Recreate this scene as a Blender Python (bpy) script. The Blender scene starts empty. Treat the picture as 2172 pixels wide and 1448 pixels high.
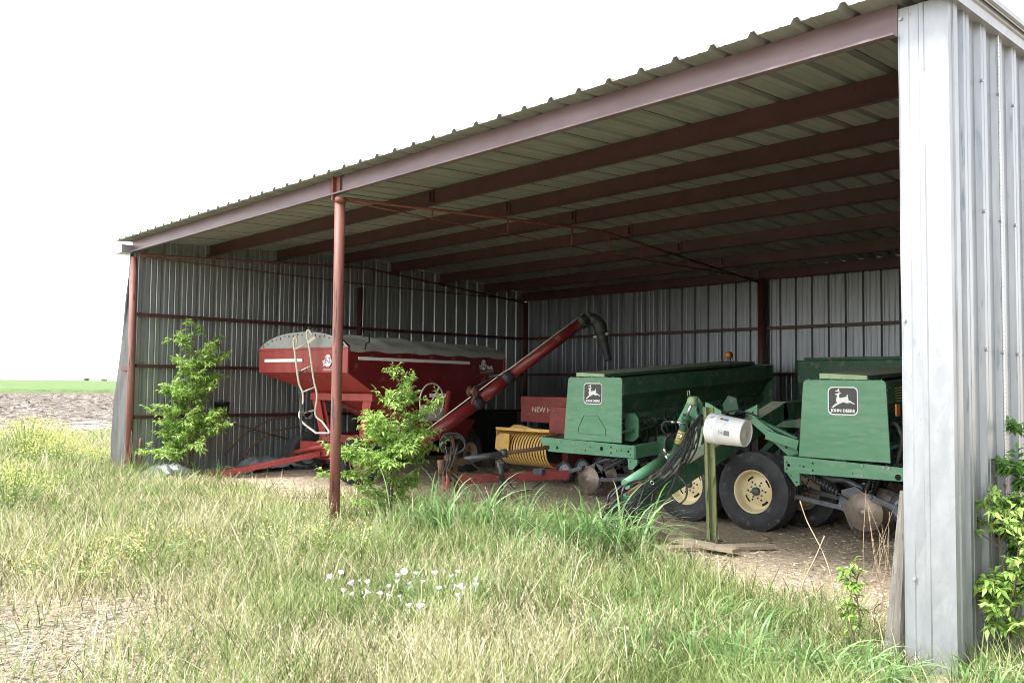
import bpy, math, random
import numpy as np
from math import sin, cos, radians as R, pi
from mathutils import Vector as V, Matrix
random.seed(7); rng = np.random.default_rng(11)
S = bpy.context.scene
COL = S.collection

# ------------------------------------------------------------ camera
CF, CP, CR, CY = 1807.0649, .0509, .0111, .8078
CC = V((14.2826, -5.1068, 1.6))
fwd = V((-sin(CY)*cos(CP), cos(CY)*cos(CP), sin(CP)))
rt0 = V((cos(CY), sin(CY), 0)); up0 = rt0.cross(fwd)
rt = rt0*cos(CR) + up0*sin(CR); up = rt.cross(fwd)
cam = bpy.data.cameras.new('camera'); co = bpy.data.objects.new('camera', cam); COL.objects.link(co)
co.matrix_world = Matrix((( rt.x, up.x, -fwd.x, CC.x), (rt.y, up.y, -fwd.y, CC.y), (rt.z, up.z, -fwd.z, CC.z), (0, 0, 0, 1)))
cam.sensor_width = 36; cam.lens = 36*CF/2172; cam.clip_end = 6000; cam.clip_start = .05
S.camera = co
def ray(px, py):
    return fwd + rt*((px-1086)/CF) - up*((py-724)/CF)
def G(px, py, z=0.): d = ray(px, py); return CC + d*((z-CC.z)/d.z)
def AY(px, py, y): d = ray(px, py); return CC + d*((y-CC.y)/d.y)
def AX(px, py, x): d = ray(px, py); return CC + d*((x-CC.x)/d.x)
def PD(px, py, dep): return CC + ray(px, py)*dep

# ------------------------------------------------------------ materials
def lin(c):
    return tuple(c[:3])+(1,)
def mat(name, c1, c2=None, rough=.6, metal=0., scale=4., detail=5., stretch=(1,1,1), bump=0., bscale=None,
        spec=.5, c3=None, s3=20., t3=.62, emit=None, coat=0.):
    m = bpy.data.materials.new(name); m.use_nodes = True; nt = m.node_tree; N = nt.nodes; L = nt.links
    b = N['Principled BSDF']; b.inputs['Roughness'].default_value = rough; b.inputs['Metallic'].default_value = metal
    b.inputs['Specular IOR Level'].default_value = spec
    if coat: b.inputs['Coat Weight'].default_value = coat
    tc = N.new('ShaderNodeTexCoord'); mp = N.new('ShaderNodeMapping'); mp.inputs['Scale'].default_value = stretch
    L.new(tc.outputs['Object'], mp.inputs['Vector'])
    n = N.new('ShaderNodeTexNoise'); n.inputs['Scale'].default_value = scale; n.inputs['Detail'].default_value = detail
    n.inputs['Roughness'].default_value = .6
    L.new(mp.outputs[0], n.inputs['Vector'])
    cr = N.new('ShaderNodeValToRGB'); cr.color_ramp.elements[0].position = .32; cr.color_ramp.elements[1].position = .68
    cr.color_ramp.elements[0].color = lin(c1); cr.color_ramp.elements[1].color = lin(c2 or c1)
    L.new(n.outputs['Fac'], cr.inputs['Fac']); out = cr.outputs['Color']
    if c3:
        n3 = N.new('ShaderNodeTexNoise'); n3.inputs['Scale'].default_value = s3; n3.inputs['Detail'].default_value = 6
        L.new(mp.outputs[0], n3.inputs['Vector'])
        r3 = N.new('ShaderNodeValToRGB'); r3.color_ramp.elements[0].position = t3; r3.color_ramp.elements[1].position = t3+.08
        L.new(n3.outputs['Fac'], r3.inputs['Fac'])
        mx = N.new('ShaderNodeMix'); mx.data_type = 'RGBA'; mx.inputs[7].default_value = lin(c3)
        L.new(r3.outputs['Color'], mx.inputs[0]); L.new(out, mx.inputs[6]); out = mx.outputs[2]
    L.new(out, b.inputs['Base Color'])
    if bump:
        nb = N.new('ShaderNodeTexNoise'); nb.inputs['Scale'].default_value = bscale or scale*6; nb.inputs['Detail'].default_value = 4
        L.new(mp.outputs[0], nb.inputs['Vector'])
        bp = N.new('ShaderNodeBump'); bp.inputs['Strength'].default_value = bump; bp.inputs['Distance'].default_value = .01
        L.new(nb.outputs['Fac'], bp.inputs['Height']); L.new(bp.outputs[0], b.inputs['Normal'])
    if emit:
        b.inputs['Emission Color'].default_value = lin(emit); b.inputs['Emission Strength'].default_value = 1
    return m
M = {}
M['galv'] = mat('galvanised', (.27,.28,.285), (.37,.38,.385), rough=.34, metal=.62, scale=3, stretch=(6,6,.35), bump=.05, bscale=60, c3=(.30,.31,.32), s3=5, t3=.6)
M['galv_back'] = mat('galvanised_back', (.15,.16,.175), (.22,.235,.25), rough=.38, metal=.7, scale=3, stretch=(6,6,.35), bump=.05, bscale=60, c3=(.20,.19,.18), s3=5, t3=.6)  # copy of galv, colour darkened to offset light from the open front
M['galv_out'] = mat('galvanised_outside', (.24,.25,.265), (.31,.32,.335), rough=.42, metal=.5, scale=5, stretch=(4,4,.4), c3=(.18,.20,.22), s3=9, t3=.60, bump=.06, bscale=90)
M['trim'] = mat('trim_metal', (.255,.262,.275), (.31,.318,.332), rough=.42, metal=.45, scale=7, stretch=(2,2,.6), c3=(.225,.232,.245), s3=30, t3=.66, bump=.1, bscale=40)
M['roofin'] = mat('roof_underside', (.225,.23,.21), (.29,.295,.27), rough=.6, metal=.15, scale=2.5, stretch=(3,.6,3), c3=(.12,.11,.09), s3=42, t3=.69)
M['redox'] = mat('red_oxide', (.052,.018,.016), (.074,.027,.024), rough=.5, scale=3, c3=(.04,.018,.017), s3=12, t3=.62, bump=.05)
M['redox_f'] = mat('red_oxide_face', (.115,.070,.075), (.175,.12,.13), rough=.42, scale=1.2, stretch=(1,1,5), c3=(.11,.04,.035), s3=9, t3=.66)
M['rustpost'] = mat('rusty_post', (.15,.048,.034), (.22,.09,.07), rough=.6, scale=9, stretch=(2,2,.18), c3=(.055,.028,.027), s3=16, t3=.56, bump=.2, bscale=30)
M['rustplate'] = mat('rust_plate', (.13,.036,.026), (.18,.06,.042), rough=.6, scale=20, stretch=(1,1,.3))
M['rust'] = mat('rust', (.10,.055,.035), (.17,.09,.06), rough=.8, scale=25, bump=.2)
M['red'] = mat('wagon_red', (.125,.008,.011), (.17,.016,.018), rough=.42, scale=1.7, c3=(.22,.075,.06), s3=5, t3=.60, bump=.02)
M['redf'] = mat('wagon_red_pale', (.25,.025,.022), (.31,.052,.042), rough=.5, scale=2.5, stretch=(3,1,.4), c3=(.36,.15,.13), s3=22, t3=.7)  # paler red than the side panels, for front panel, rails, stand and drawbar
M['redb'] = mat('baler_red', (.19,.032,.027), (.25,.052,.042), rough=.6, scale=6, c3=(.25,.16,.13), s3=18, t3=.62)
M['tarp'] = mat('tarp_grey', (.28,.28,.245), (.40,.395,.35), rough=.85, scale=3, c3=(.16,.16,.14), s3=8, t3=.62, bump=.8, bscale=7)
M['capgrey'] = mat('hoop_grey', (.25,.255,.235), (.32,.325,.30), rough=.6, scale=5, c3=(.2,.1,.07), s3=16, t3=.70)
M['cream'] = mat('cream_tube', (.55,.50,.40), (.64,.60,.50), rough=.5, scale=12, c3=(.3,.2,.14), s3=30, t3=.68)
M['white'] = mat('white_paint', (.72,.72,.70), (.80,.80,.78), rough=.5, scale=9)
M['decalw'] = mat('decal_white', (.78,.78,.76), (.82,.82,.80), rough=.45, scale=9)
M['decalr'] = mat('decal_maroon', (.16,.02,.03), (.2,.03,.04), rough=.5)
M['green'] = mat('machine_green', (.09,.255,.13), (.14,.33,.19), rough=.48, scale=2.2, stretch=(1,1,4), c3=(.16,.30,.19), s3=5, t3=.56, bump=.015)
M['greend'] = mat('machine_green_dusty', (.025,.10,.048), (.06,.14,.08), rough=.6, scale=3.5, c3=(.15,.16,.11), s3=8, t3=.56, bump=.04)
M['lid'] = mat('hopper_lid_dusty', (.26,.30,.21), (.38,.38,.29), rough=.8, scale=3, c3=(.17,.24,.15), s3=7, t3=.6)
M['lidedge'] = mat('lid_edge', (.28,.42,.22), (.40,.50,.30), rough=.6, scale=8)
M['decalk'] = mat('decal_dark', (.035,.035,.035), (.075,.075,.06), rough=.5, scale=4, stretch=(1,1,10), c3=(.28,.28,.2), s3=6, t3=.66)
M['tyre'] = mat('tyre', (.022,.023,.026), (.045,.045,.048), rough=.75, scale=6, c3=(.11,.10,.09), s3=10, t3=.60, bump=.15, bscale=60)
M['rim'] = mat('rim_cream', (.66,.55,.30), (.76,.66,.42), rough=.45, scale=6, c3=(.45,.36,.2), s3=22, t3=.66)
M['rimdusty'] = mat('rim_dusty', (.40,.32,.22), (.52,.42,.28), rough=.7, scale=8, c3=(.2,.1,.07), s3=18, t3=.6)
M['disc'] = mat('worn_disc', (.21,.16,.12), (.30,.25,.20), rough=.5, metal=.5, scale=9, c3=(.14,.085,.06), s3=26, t3=.62)
M['steel'] = mat('dark_steel', (.07,.073,.08), (.14,.145,.155), rough=.5, metal=.5, scale=14, c3=(.35,.35,.36), s3=30, t3=.68, bump=.1)
M['greywheel'] = mat('grey_wheel', (.16,.18,.21), (.21,.23,.26), rough=.6, scale=14)
M['hose'] = mat('black_hose', (.018,.018,.02), (.05,.05,.05), rough=.5, scale=20, c3=(.16,.14,.11), s3=14, t3=.6)
M['black'] = mat('black_rubber', (.015,.015,.016), (.03,.03,.032), rough=.6, scale=8)
M['yellow'] = mat('pickup_yellow', (.52,.30,.07), (.66,.42,.13), rough=.5, scale=8, c3=(.28,.16,.06), s3=20, t3=.62)
M['decaly'] = mat('decal_yellow', (.7,.58,.12), (.75,.62,.18), rough=.5)
M['orange'] = mat('orange_decal', (.75,.25,.06), (.8,.3,.08), rough=.5)
M['amber'] = mat('amber_lens', (.85,.22,.02), (.9,.3,.03), rough=.2, coat=.5)
M['chrome'] = mat('chrome_rod', (.7,.7,.7), (.8,.8,.8), rough=.25, metal=.9)
M['bolt'] = mat('bolt', (.30,.30,.30), (.42,.40,.38), rough=.5, metal=.6, scale=40)
M['hole'] = mat('hole_dark', (.006,.006,.006), (.01,.01,.01), rough=.9)
M['mossy'] = mat('mossy_paint', (.13,.15,.055), (.24,.25,.12), rough=.8, scale=8, stretch=(3,3,.4), c3=(.035,.07,.03), s3=10, t3=.55, bump=.3, bscale=40)
M['bucket'] = mat('bucket_white', (.70,.71,.70), (.78,.78,.77), rough=.4, scale=3, c3=(.56,.53,.40), s3=6, t3=.66)
M['dirtyw'] = mat('bucket_base', (.50,.49,.44), (.62,.61,.57), rough=.55, scale=12)
M['teal'] = mat('bucket_label_teal', (.05,.22,.28), (.08,.28,.33), rough=.5)
M['ink'] = mat('grey_ink', (.13,.13,.14), (.2,.2,.2), rough=.6, scale=60)
M['wood'] = mat('weathered_wood', (.11,.10,.085), (.20,.18,.155), rough=.9, scale=9, stretch=(5,5,.4), c3=(.09,.075,.06), s3=18, t3=.58, bump=.5, bscale=30)
M['plank'] = mat('grey_plank', (.26,.20,.14), (.38,.31,.23), rough=.9, scale=6, stretch=(.5,6,6), c3=(.14,.10,.07), s3=12, t3=.6, bump=.5, bscale=24)
M['sheetgrey'] = mat('old_tarp', (.16,.17,.18), (.27,.28,.29), rough=.7, scale=5, bump=.5, bscale=9)
M['bark'] = mat('bark', (.11,.085,.055), (.17,.14,.09), rough=.9, scale=20)
M['straw'] = mat('dry_stalk', (.30,.22,.14), (.46,.36,.24), rough=.9, scale=20)
M['stemg'] = mat('green_stem', (.12,.20,.06), (.20,.28,.10))
M['petal'] = mat('petal', (.80,.74,.76), (.84,.80,.81), rough=.7)
M['bentsheet'] = mat('shaded_sheet', (.06,.065,.065), (.12,.12,.12), rough=.6, metal=.3, scale=4, stretch=(4,4,.5), c3=(.13,.09,.06), s3=7, t3=.6)  # grey darkened to paint in shade; the brown streaks are the sheet's own
M['newc'] = mat('cream_letter', (.62,.58,.45))
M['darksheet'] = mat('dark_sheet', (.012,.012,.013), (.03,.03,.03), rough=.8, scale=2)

def leafmat(name, cols, trans=.35, rough=.55):
    m = bpy.data.materials.new(name); m.use_nodes = True; nt = m.node_tree; N = nt.nodes; L = nt.links
    N.remove(N['Principled BSDF']); o = N['Material Output']
    a = N.new('ShaderNodeAttribute'); a.attribute_name = 'tint'
    cr = N.new('ShaderNodeValToRGB'); e = cr.color_ramp.elements
    e[0].position = 0; e[0].color = lin(cols[0]); e[1].position = 1; e[1].color = lin(cols[-1])
    for i, c in enumerate(cols[1:-1]): x = e.new((i+1)/(len(cols)-1)); x.color = lin(c)
    L.new(a.outputs['Fac'], cr.inputs['Fac'])
    d = N.new('ShaderNodeBsdfPrincipled'); d.inputs['Roughness'].default_value = rough; d.inputs['Specular IOR Level'].default_value = .3
    t = N.new('ShaderNodeBsdfTranslucent'); mx = N.new('ShaderNodeMixShader'); mx.inputs[0].default_value = trans
    L.new(cr.outputs[0], d.inputs['Base Color']); L.new(cr.outputs[0], t.inputs['Color'])
    L.new(d.outputs[0], mx.inputs[1]); L.new(t.outputs[0], mx.inputs[2]); L.new(mx.outputs[0], o.inputs['Surface'])
    return m
M['stubble'] = leafmat('field_straw', [(.10,.08,.065), (.20,.17,.14), (.36,.31,.26)], trans=0)
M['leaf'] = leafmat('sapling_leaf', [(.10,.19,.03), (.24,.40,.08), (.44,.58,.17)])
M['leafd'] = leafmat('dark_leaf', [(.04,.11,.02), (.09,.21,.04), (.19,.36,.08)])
M['grassg'] = leafmat('green_blade', [(.05,.09,.02), (.24,.32,.10), (.52,.58,.26)], .4)
M['grassw'] = leafmat('wide_blade', [(.09,.19,.05), (.19,.33,.11), (.38,.50,.26)], .4, rough=.4)
M['grassd'] = leafmat('dry_blade', [(.11,.10,.04), (.48,.43,.25), (.86,.78,.58)])
M['mustard'] = leafmat('mustard_bloom', [(.40,.44,.12), (.60,.60,.18), (.74,.72,.30)])
M['litter'] = leafmat('straw_litter', [(.16,.11,.07), (.48,.37,.26), (.85,.76,.62)], trans=0)

# ------------------------------------------------------------ mesh builder
class MB:
    def __init__(s): s.v = []; s.f = []; s.sm = []
    def add(s, vs, fs, smooth=False):
        o = len(s.v); s.v += [V(p) for p in vs]; s.f += [tuple(i+o for i in f) for f in fs]; s.sm += [smooth]*len(fs); return s
    def box(s, c, d, ax=None, taper=1.):
        c = V(c); X, Y, Z = ax or (V((1,0,0)), V((0,1,0)), V((0,0,1)))
        vs = []
        for k, kz in enumerate((-.5, .5)):
            t = taper if k else 1
            for sx, sy in ((-.5,-.5), (.5,-.5), (.5,.5), (-.5,.5)):
                vs.append(c + X*(sx*d[0]*t) + Y*(sy*d[1]*t) + Z*(kz*d[2]))
        return s.add(vs, [(3,2,1,0), (4,5,6,7), (0,1,5,4), (1,2,6,5), (2,3,7,6), (3,0,4,7)])
    def bar(s, a, b, w, h, up=(0,0,1)):
        a, b = V(a), V(b); z = (b-a).normalized(); u = V(up)
        x = u.cross(z)
        if x.length < 1e-4: x = V((1,0,0)).cross(z)
        x.normalize(); y = z.cross(x)
        return s.box((a+b)/2, (w, h, (b-a).length), (x, y, z))
    def tube(s, pts, r, n=10, caps=True, smooth=True):
        pts = [V(p) for p in pts]; rs = r if isinstance(r, (list, tuple)) else [r]*len(pts)
        t0 = (pts[1]-pts[0]).normalized(); ref = V((0,0,1)) if abs(t0.z) < .9 else V((1,0,0))
        x = ref.cross(t0).normalized(); vs = []
        for i, p in enumerate(pts):
            t = (pts[min(i+1, len(pts)-1)] - pts[max(i-1, 0)])
            if t.length < 1e-9: t = t0
            t.normalize(); x = (x - t*x.dot(t)).normalized(); y = t.cross(x)
            for k in range(n): a = 2*pi*k/n; vs.append(p + (x*cos(a)+y*sin(a))*rs[i])
        fs = [(i*n+k, i*n+(k+1)%n, (i+1)*n+(k+1)%n, (i+1)*n+k) for i in range(len(pts)-1) for k in range(n)]
        s.add(vs, fs, smooth)
        if caps:
            o = len(s.v)-len(vs)
            s.f += [tuple(o+k for k in reversed(range(n))), tuple(o+(len(pts)-1)*n+k for k in range(n))]; s.sm += [False]*2
        return s
    def lathe(s, prof, c, axis, n=32, smooth=True, closed=False):
        c = V(c); z = V(axis).normalized(); ref = V((0,0,1)) if abs(z.z) < .9 else V((1,0,0))
        x = ref.cross(z).normalized(); y = z.cross(x); m = len(prof); vs = []
        for r, h in prof:
            for k in range(n): a = 2*pi*k/n; vs.append(c + z*h + (x*cos(a)+y*sin(a))*r)
        fs = [(i*n+k, i*n+(k+1)%n, ((i+1)%m)*n+(k+1)%n, ((i+1)%m)*n+k) for i in range(m if closed else m-1) for k in range(n)]
        return s.add(vs, fs, smooth)
    def prism(s, pts2, o, ax, ay, th):
        o, ax, ay = V(o), V(ax), V(ay); nz = ax.cross(ay).normalized(); n = len(pts2)
        a = [o + ax*p[0] + ay*p[1] for p in pts2]; b = [p + nz*th for p in a]
        return s.add(a+b, [tuple(reversed(range(n))), tuple(range(n, 2*n))] + [(k, (k+1)%n, n+(k+1)%n, n+k) for k in range(n)])
    def quad(s, a, b, c, d): return s.add([a, b, c, d], [(0,1,2,3)])
    def spots(s, pts, axis, r, th, name, m, parent, n=10):
        first = None
        for p in pts:
            if first is None: g_ = MB(); g_.disc((0,0,0), axis, r, th, n); first = o = g_.build(name, m, parent)
            else: o = first.copy(); COL.objects.link(o)
            o.location = p
        return first
    def disc(s, c, axis, r, th=.004, n=14): return s.lathe([(0.0001, -th/2), (r, -th/2), (r, th/2), (0.0001, th/2)], c, axis, n, smooth=False)
    def build(s, name, m, parent=None, bevel=0., loc=None):
        me = bpy.data.meshes.new(name); me.from_pydata([tuple(p) for p in s.v], [], s.f); me.materials.append(M[m] if isinstance(m, str) else m)
        me.polygons.foreach_set('use_smooth', s.sm); me.update()
        o = bpy.data.objects.new(name, me); COL.objects.link(o)
        if parent: o.parent = parent
        if loc: o.location = loc
        if bevel:
            b = o.modifiers.new('bevel', 'BEVEL'); b.width = bevel; b.segments = 2; b.limit_method = 'ANGLE'; b.angle_limit = R(40)
        return o
def tag(o, label=None, cat=None, group=None, kind=None):
    if label: o['label'] = label
    if cat: o['category'] = cat
    if group: o['group'] = group
    if kind: o['kind'] = kind
    return o
def thing(name, label, cat, loc=(0,0,0), rz=0., group=None):
    o = bpy.data.objects.new(name, None); COL.objects.link(o); o.location = loc; o.rotation_euler = (0, 0, rz); o.empty_display_size = .1
    tag(o, label, cat, group)
    mw = Matrix.Translation(V(loc)) @ Matrix.Rotation(rz, 4, 'Z'); inv = mw.inverted()
    return o, (lambda p: inv @ V(p))
def copy_tree(o, parent=None, off=None):
    c = o.copy(); COL.objects.link(c); c.parent = parent
    if off is not None: c.location = V(o.location) + V(off)
    for ch in list(o.children): copy_tree(ch, c)
    return c
def text(txt, size, o, ax, ay, m, parent, bold=0., name='lettering', sx=1., th=.001):
    cu = bpy.data.curves.new(name, 'FONT'); cu.body = txt; cu.size = size; cu.align_x = 'CENTER'; cu.align_y = 'CENTER'
    cu.offset = bold; cu.resolution_u = 3; cu.fill_mode = 'FRONT'
    t = bpy.data.objects.new('tmp', cu); COL.objects.link(t); dg = bpy.context.evaluated_depsgraph_get()
    me = bpy.data.meshes.new_from_object(t.evaluated_get(dg)); bpy.data.objects.remove(t)
    o, ax, ay = V(o), V(ax).normalized(), V(ay).normalized()
    for v in me.vertices: v.co = o + ax*(v.co.x*sx) + ay*v.co.y
    me.materials.clear(); me.materials.append(M[m])
    ob = bpy.data.objects.new(name, me); COL.objects.link(ob); ob.parent = parent
    return ob
def npmesh(name, verts, faces_flat, loop_tot, m, tint=None, smooth=False):
    me = bpy.data.meshes.new(name); nv = len(verts); nf = len(loop_tot)
    me.vertices.add(nv); me.vertices.foreach_set('co', np.ascontiguousarray(verts, dtype=np.float32).ravel())
    me.loops.add(len(faces_flat)); me.loops.foreach_set('vertex_index', faces_flat.astype(np.int32))
    me.polygons.add(nf); ls = np.concatenate([[0], np.cumsum(loop_tot)[:-1]]).astype(np.int32)
    me.polygons.foreach_set('loop_start', ls); me.polygons.foreach_set('loop_total', loop_tot.astype(np.int32))
    me.update(calc_edges=True)
    if tint is not None:
        a = me.attributes.new('tint', 'FLOAT', 'POINT'); a.data.foreach_set('value', tint.astype(np.float32))
    if smooth: me.polygons.foreach_set('use_smooth', np.ones(nf, bool))
    me.materials.append(M[m]); o = bpy.data.objects.new(name, me); COL.objects.link(o); return o
def smooth_pts(pts, k=6):
    P = [V(p) for p in pts]; P = [P[0]*2-P[1]] + P + [P[-1]*2-P[-2]]; out = []
    for i in range(1, len(P)-2):
        for j in range(k):
            t = j/k; a, b, c, d = P[i-1:i+3]
            out.append(.5*((2*b)+(c-a)*t+(2*a-5*b+4*c-d)*t*t+(3*b-a-3*c+d)*t**3))
    out.append(P[-2]); return out

# ------------------------------------------------------------ ground
from mathutils import noise as mn
def gz(x, y):
    r = .09*max(0., min(1., (4-x)/4)) * max(0., min(1., (x+30)/20))
    return r + .018*mn.noise(V((x*.9, y*.9, 0))) + .008*mn.noise(V((x*3.1, y*3.1, 5)))
def axis_pts(lo, hi, step, far):
    a = list(np.arange(lo, hi+1e-6, step)); s = step; x = hi
    while x < far: s *= 1.35; x += s; a.append(x)
    s = step; x = lo; b = []
    while x > -far: s *= 1.35; x -= s; b.append(x)
    return b[::-1] + a
xs = axis_pts(-8, 16, .2, 3500); ys = axis_pts(-6, 10, .2, 3500)
vs = []
for y in ys:
    for x in xs:
        near = abs(x) < 60 and abs(y) < 60
        vs.append((x, y, gz(x, y) if near else 0))
nx = len(xs)
g = MB(); g.v = [V(p) for p in vs]; g.f = [(j*nx+i, j*nx+i+1, (j+1)*nx+i+1, (j+1)*nx+i) for j in range(len(ys)-1) for i in range(nx-1)]; g.sm = [True]*len(g.f)
m = bpy.data.materials.new('soil'); m.use_nodes = True; nt = m.node_tree; N = nt.nodes; L = nt.links; b = N['Principled BSDF']
b.inputs['Roughness'].default_value = .95; b.inputs['Specular IOR Level'].default_value = .1
tc = N.new('ShaderNodeTexCoord')
def noise_ramp(scale, stops, det=6, rough=.6, vec=None):
    n = N.new('ShaderNodeTexNoise'); n.inputs['Scale'].default_value = scale; n.inputs['Detail'].default_value = det; n.inputs['Roughness'].default_value = rough
    L.new(vec or tc.outputs['Object'], n.inputs['Vector']); r = N.new('ShaderNodeValToRGB'); e = r.color_ramp.elements
    e[0].position, e[0].color = stops[0][0], lin(stops[0][1]); e[1].position, e[1].color = stops[-1][0], lin(stops[-1][1])
    for p, c in stops[1:-1]: x = e.new(p); x.color = lin(c)
    L.new(n.outputs['Fac'], r.inputs['Fac']); return r.outputs['Color'], n.outputs['Fac']
floorc, nf_ = noise_ramp(30, [(.30,(.19,.145,.10)), (.44,(.40,.315,.225)), (.54,(.56,.46,.345)), (.62,(.82,.75,.63))], 12, .95)
outc, no_ = noise_ramp(14, [(.28,(.09,.08,.06)), (.45,(.26,.24,.17)), (.58,(.46,.41,.32)), (.7,(.66,.60,.51))], 9, .75)
sx = N.new('ShaderNodeSeparateXYZ'); L.new(tc.outputs['Object'], sx.inputs[0])
nb, nbf = noise_ramp(1.3, [(0,(0,0,0)), (1,(1,1,1))])
ad = N.new('ShaderNodeMath'); ad.operation = 'MULTIPLY_ADD'; ad.inputs[1].default_value = 1.6; L.new(nbf, ad.inputs[0]); L.new(sx.outputs['Y'], ad.inputs[2])
mr = N.new('ShaderNodeMapRange'); mr.inputs['From Min'].default_value = .35; mr.inputs['From Max'].default_value = 1.0; L.new(ad.outputs[0], mr.inputs['Value'])
mx = N.new('ShaderNodeMix'); mx.data_type = 'RGBA'; L.new(mr.outputs[0], mx.inputs[0]); L.new(outc, mx.inputs[6]); L.new(floorc, mx.inputs[7])
L.new(mx.outputs[2], b.inputs['Base Color'])
bp = N.new('ShaderNodeBump'); bp.inputs['Strength'].default_value = .8; bp.inputs['Distance'].default_value = .03; L.new(nf_, bp.inputs['Height']); L.new(bp.outputs[0], b.inputs['Normal'])
tag(g.build('ground', m), kind='structure')

# ploughed field and green crop beyond it (strips square to the line of sight at the left)
fdir = ray(100, 812); fdir.z = 0; fdir.normalize(); fside = V((fdir.y, -fdir.x, 0))
F0 = V((CC.x, CC.y, 0))
def field(name, d0, d1, z, w, m, label=None, nd=2, nw=2, amp=0., fz=1.):
    g = MB(); vs = []
    for i in range(nd+1):
        d = d0 + (d1-d0)*(i/nd)**1.6
        for j in range(nw+1):
            s = (j/nw-.5)*w*(1+d/200); p = F0 + fdir*d + fside*s
            zz = z + (amp*mn.noise(V((p.x*fz, p.y*fz, 0))) if 0 < i < nd else 0)
            if name == 'crop_field' and i == 0: zz = .03
            vs.append((p.x, p.y, zz))
    g.add(vs, [(i*(nw+1)+j, i*(nw+1)+j+1, (i+1)*(nw+1)+j+1, (i+1)*(nw+1)+j) for i in range(nd) for j in range(nw)], True)
    return tag(g.build(name, m), kind='structure')
M['plough'] = mat('ploughed_soil', (.075,.060,.048), (.18,.15,.125), rough=.95, scale=1.3, detail=9, stretch=(1,1,1), c3=(.28,.25,.22), s3=2.6, t3=.58, bump=1., bscale=3, spec=.1)
M['crop'] = mat('crop_green', (.085,.13,.045), (.14,.20,.075), rough=.8, scale=.8, detail=8, c3=(.05,.12,.03), s3=2.5, t3=.6, bump=1, bscale=4, spec=.1)
field('ploughed_field', 23, 122, .05, 130, 'plough', nd=90, nw=160, amp=.10, fz=1.1)
field('crop_field', 118, 2600, .45, 260, 'crop', nd=160, nw=120, amp=.16, fz=.8)

# ------------------------------------------------------------ machine shed
W, D = 12.2, 9.0; FT = .3048
def pz(y): return 3.70 + (3.92-3.70)*y/4.5 if y < 4.5 else 3.92 + (3.56-3.92)*(y-4.5)/4.5   # underside of the purlins
def rz(y): return pz(y) + .205
shed, _ = thing('machine_shed', 'open fronted steel machine shed with corrugated galvanised walls and red oxide frame', 'shed')
def ribs(lo, hi, phase, big=.034, small=.0035, wide=0):
    # (position, height) of a rib panel profile: one tall rib a foot with two low ones between
    P = [(lo, 0.)]; k = math.floor((lo-phase)/FT)
    while phase + k*FT < hi + .2:
        c = phase + k*FT
        if wide: P += [(c-.075, 0), (c-.06, big), (c-.02, big), (c-.018,big-.004), (c-.01,big-.004), (c-.008,big), (c+.04, big), (c+.055, 0)]; k += 1; continue
        P += [(c-.036, 0), (c-.014, big), (c+.014, big), (c+.036, 0)]
        for q in (.10, .20): P += [(c+q-.014, 0), (c+q-.006, small), (c+q+.006, small), (c+q+.014, 0)]
        k += 1
    P = sorted([p for p in P if lo <= p[0] <= hi], key=lambda p: p[0]); P.append((hi, 0.)); return P
# roof: two shallow slopes, ribs running front to back
g = MB(); prof = ribs(-.34, 12.62, .1198); st = [-.20, 4.5, 9.075]; vs = []
for y in st:
    for x, h in prof: vs.append((x, y, rz(y)+h))
n = len(prof); g.add(vs, [(j*n+i, j*n+i+1, (j+1)*n+i+1, (j+1)*n+i) for j in range(2) for i in range(n-1)])
roof = g.build('roof', 'roofin', shed); sol = roof.modifiers.new('th', 'SOLIDIFY'); sol.thickness = .0012; sol.offset = 1
g = MB()                                                       # panel laps: fine dark seams every third rib
for k in range(2, 41, 3):
    x = .1198 + k*FT + .041
    g.bar((x, .03, rz(0)-.004), (x, 4.45, rz(4.5)-.004), .004, .003)
g.build('lap_seam', 'hole', roof)
pts_ = []
for k in range(96):
    i = rng.integers(0, 4); y = i*1.286 + rng.choice([-.03, .03]); x = .1198 + rng.integers(1, 39)*FT + rng.choice([-.06, .06])
    pts_.append((x, y+.04, rz(y)-.01))
MB().spots(pts_, (0,0,1), .004, .02, 'roof_screw', 'bolt', roof, 6)
# walls
def wall(name, a, b, out, zb, ztop, phase, m, parent=shed, big=.034, wide=0):
    a, b = V(a), V(b); d = (b-a); Lh = d.length; d.normalize(); g = MB(); P = ribs(0, Lh, phase, big, wide=wide); vs = []
    for s_, h in P:
        p = a + d*s_ + V(out)*h
        for z in (zb, ztop(p)): vs.append((p.x, p.y, z))
    g.add(vs, [(2*i, 2*i+2, 2*i+3, 2*i+1) for i in range(len(P)-1)])
    return g.build(name, m, parent)
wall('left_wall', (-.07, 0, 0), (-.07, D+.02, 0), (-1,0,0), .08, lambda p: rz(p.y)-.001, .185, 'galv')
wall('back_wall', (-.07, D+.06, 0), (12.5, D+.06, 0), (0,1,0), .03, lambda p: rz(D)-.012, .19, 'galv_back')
rw = wall('right_wall', (12.50, .11, 0), (12.50, D+.05, 0), (1,0,0), -.04, lambda p: rz(p.y)-.01, .19, 'galv_out', big=.036, wide=1)
# right wall: dark inside girts not visible; trims, screws, bead seam
MB().spots([(12.542, .235+k*FT, z+rng.uniform(-.012, .012)) for z in (.35, 1.01, 1.84, 2.68, 3.5) for k in range(1, 20)], (1,0,0), .011, .012, 'wall_screw', 'bolt', rw, 8)
g = MB()
for k in range(150):
    z = .3 + k*.024; y = .11 + .19 + 2*FT - .045 - FT
    g.box((12.541, y+FT+.002, z), (.006, .014, .020))
g.build('seam_bead', 'white', rw)
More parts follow.
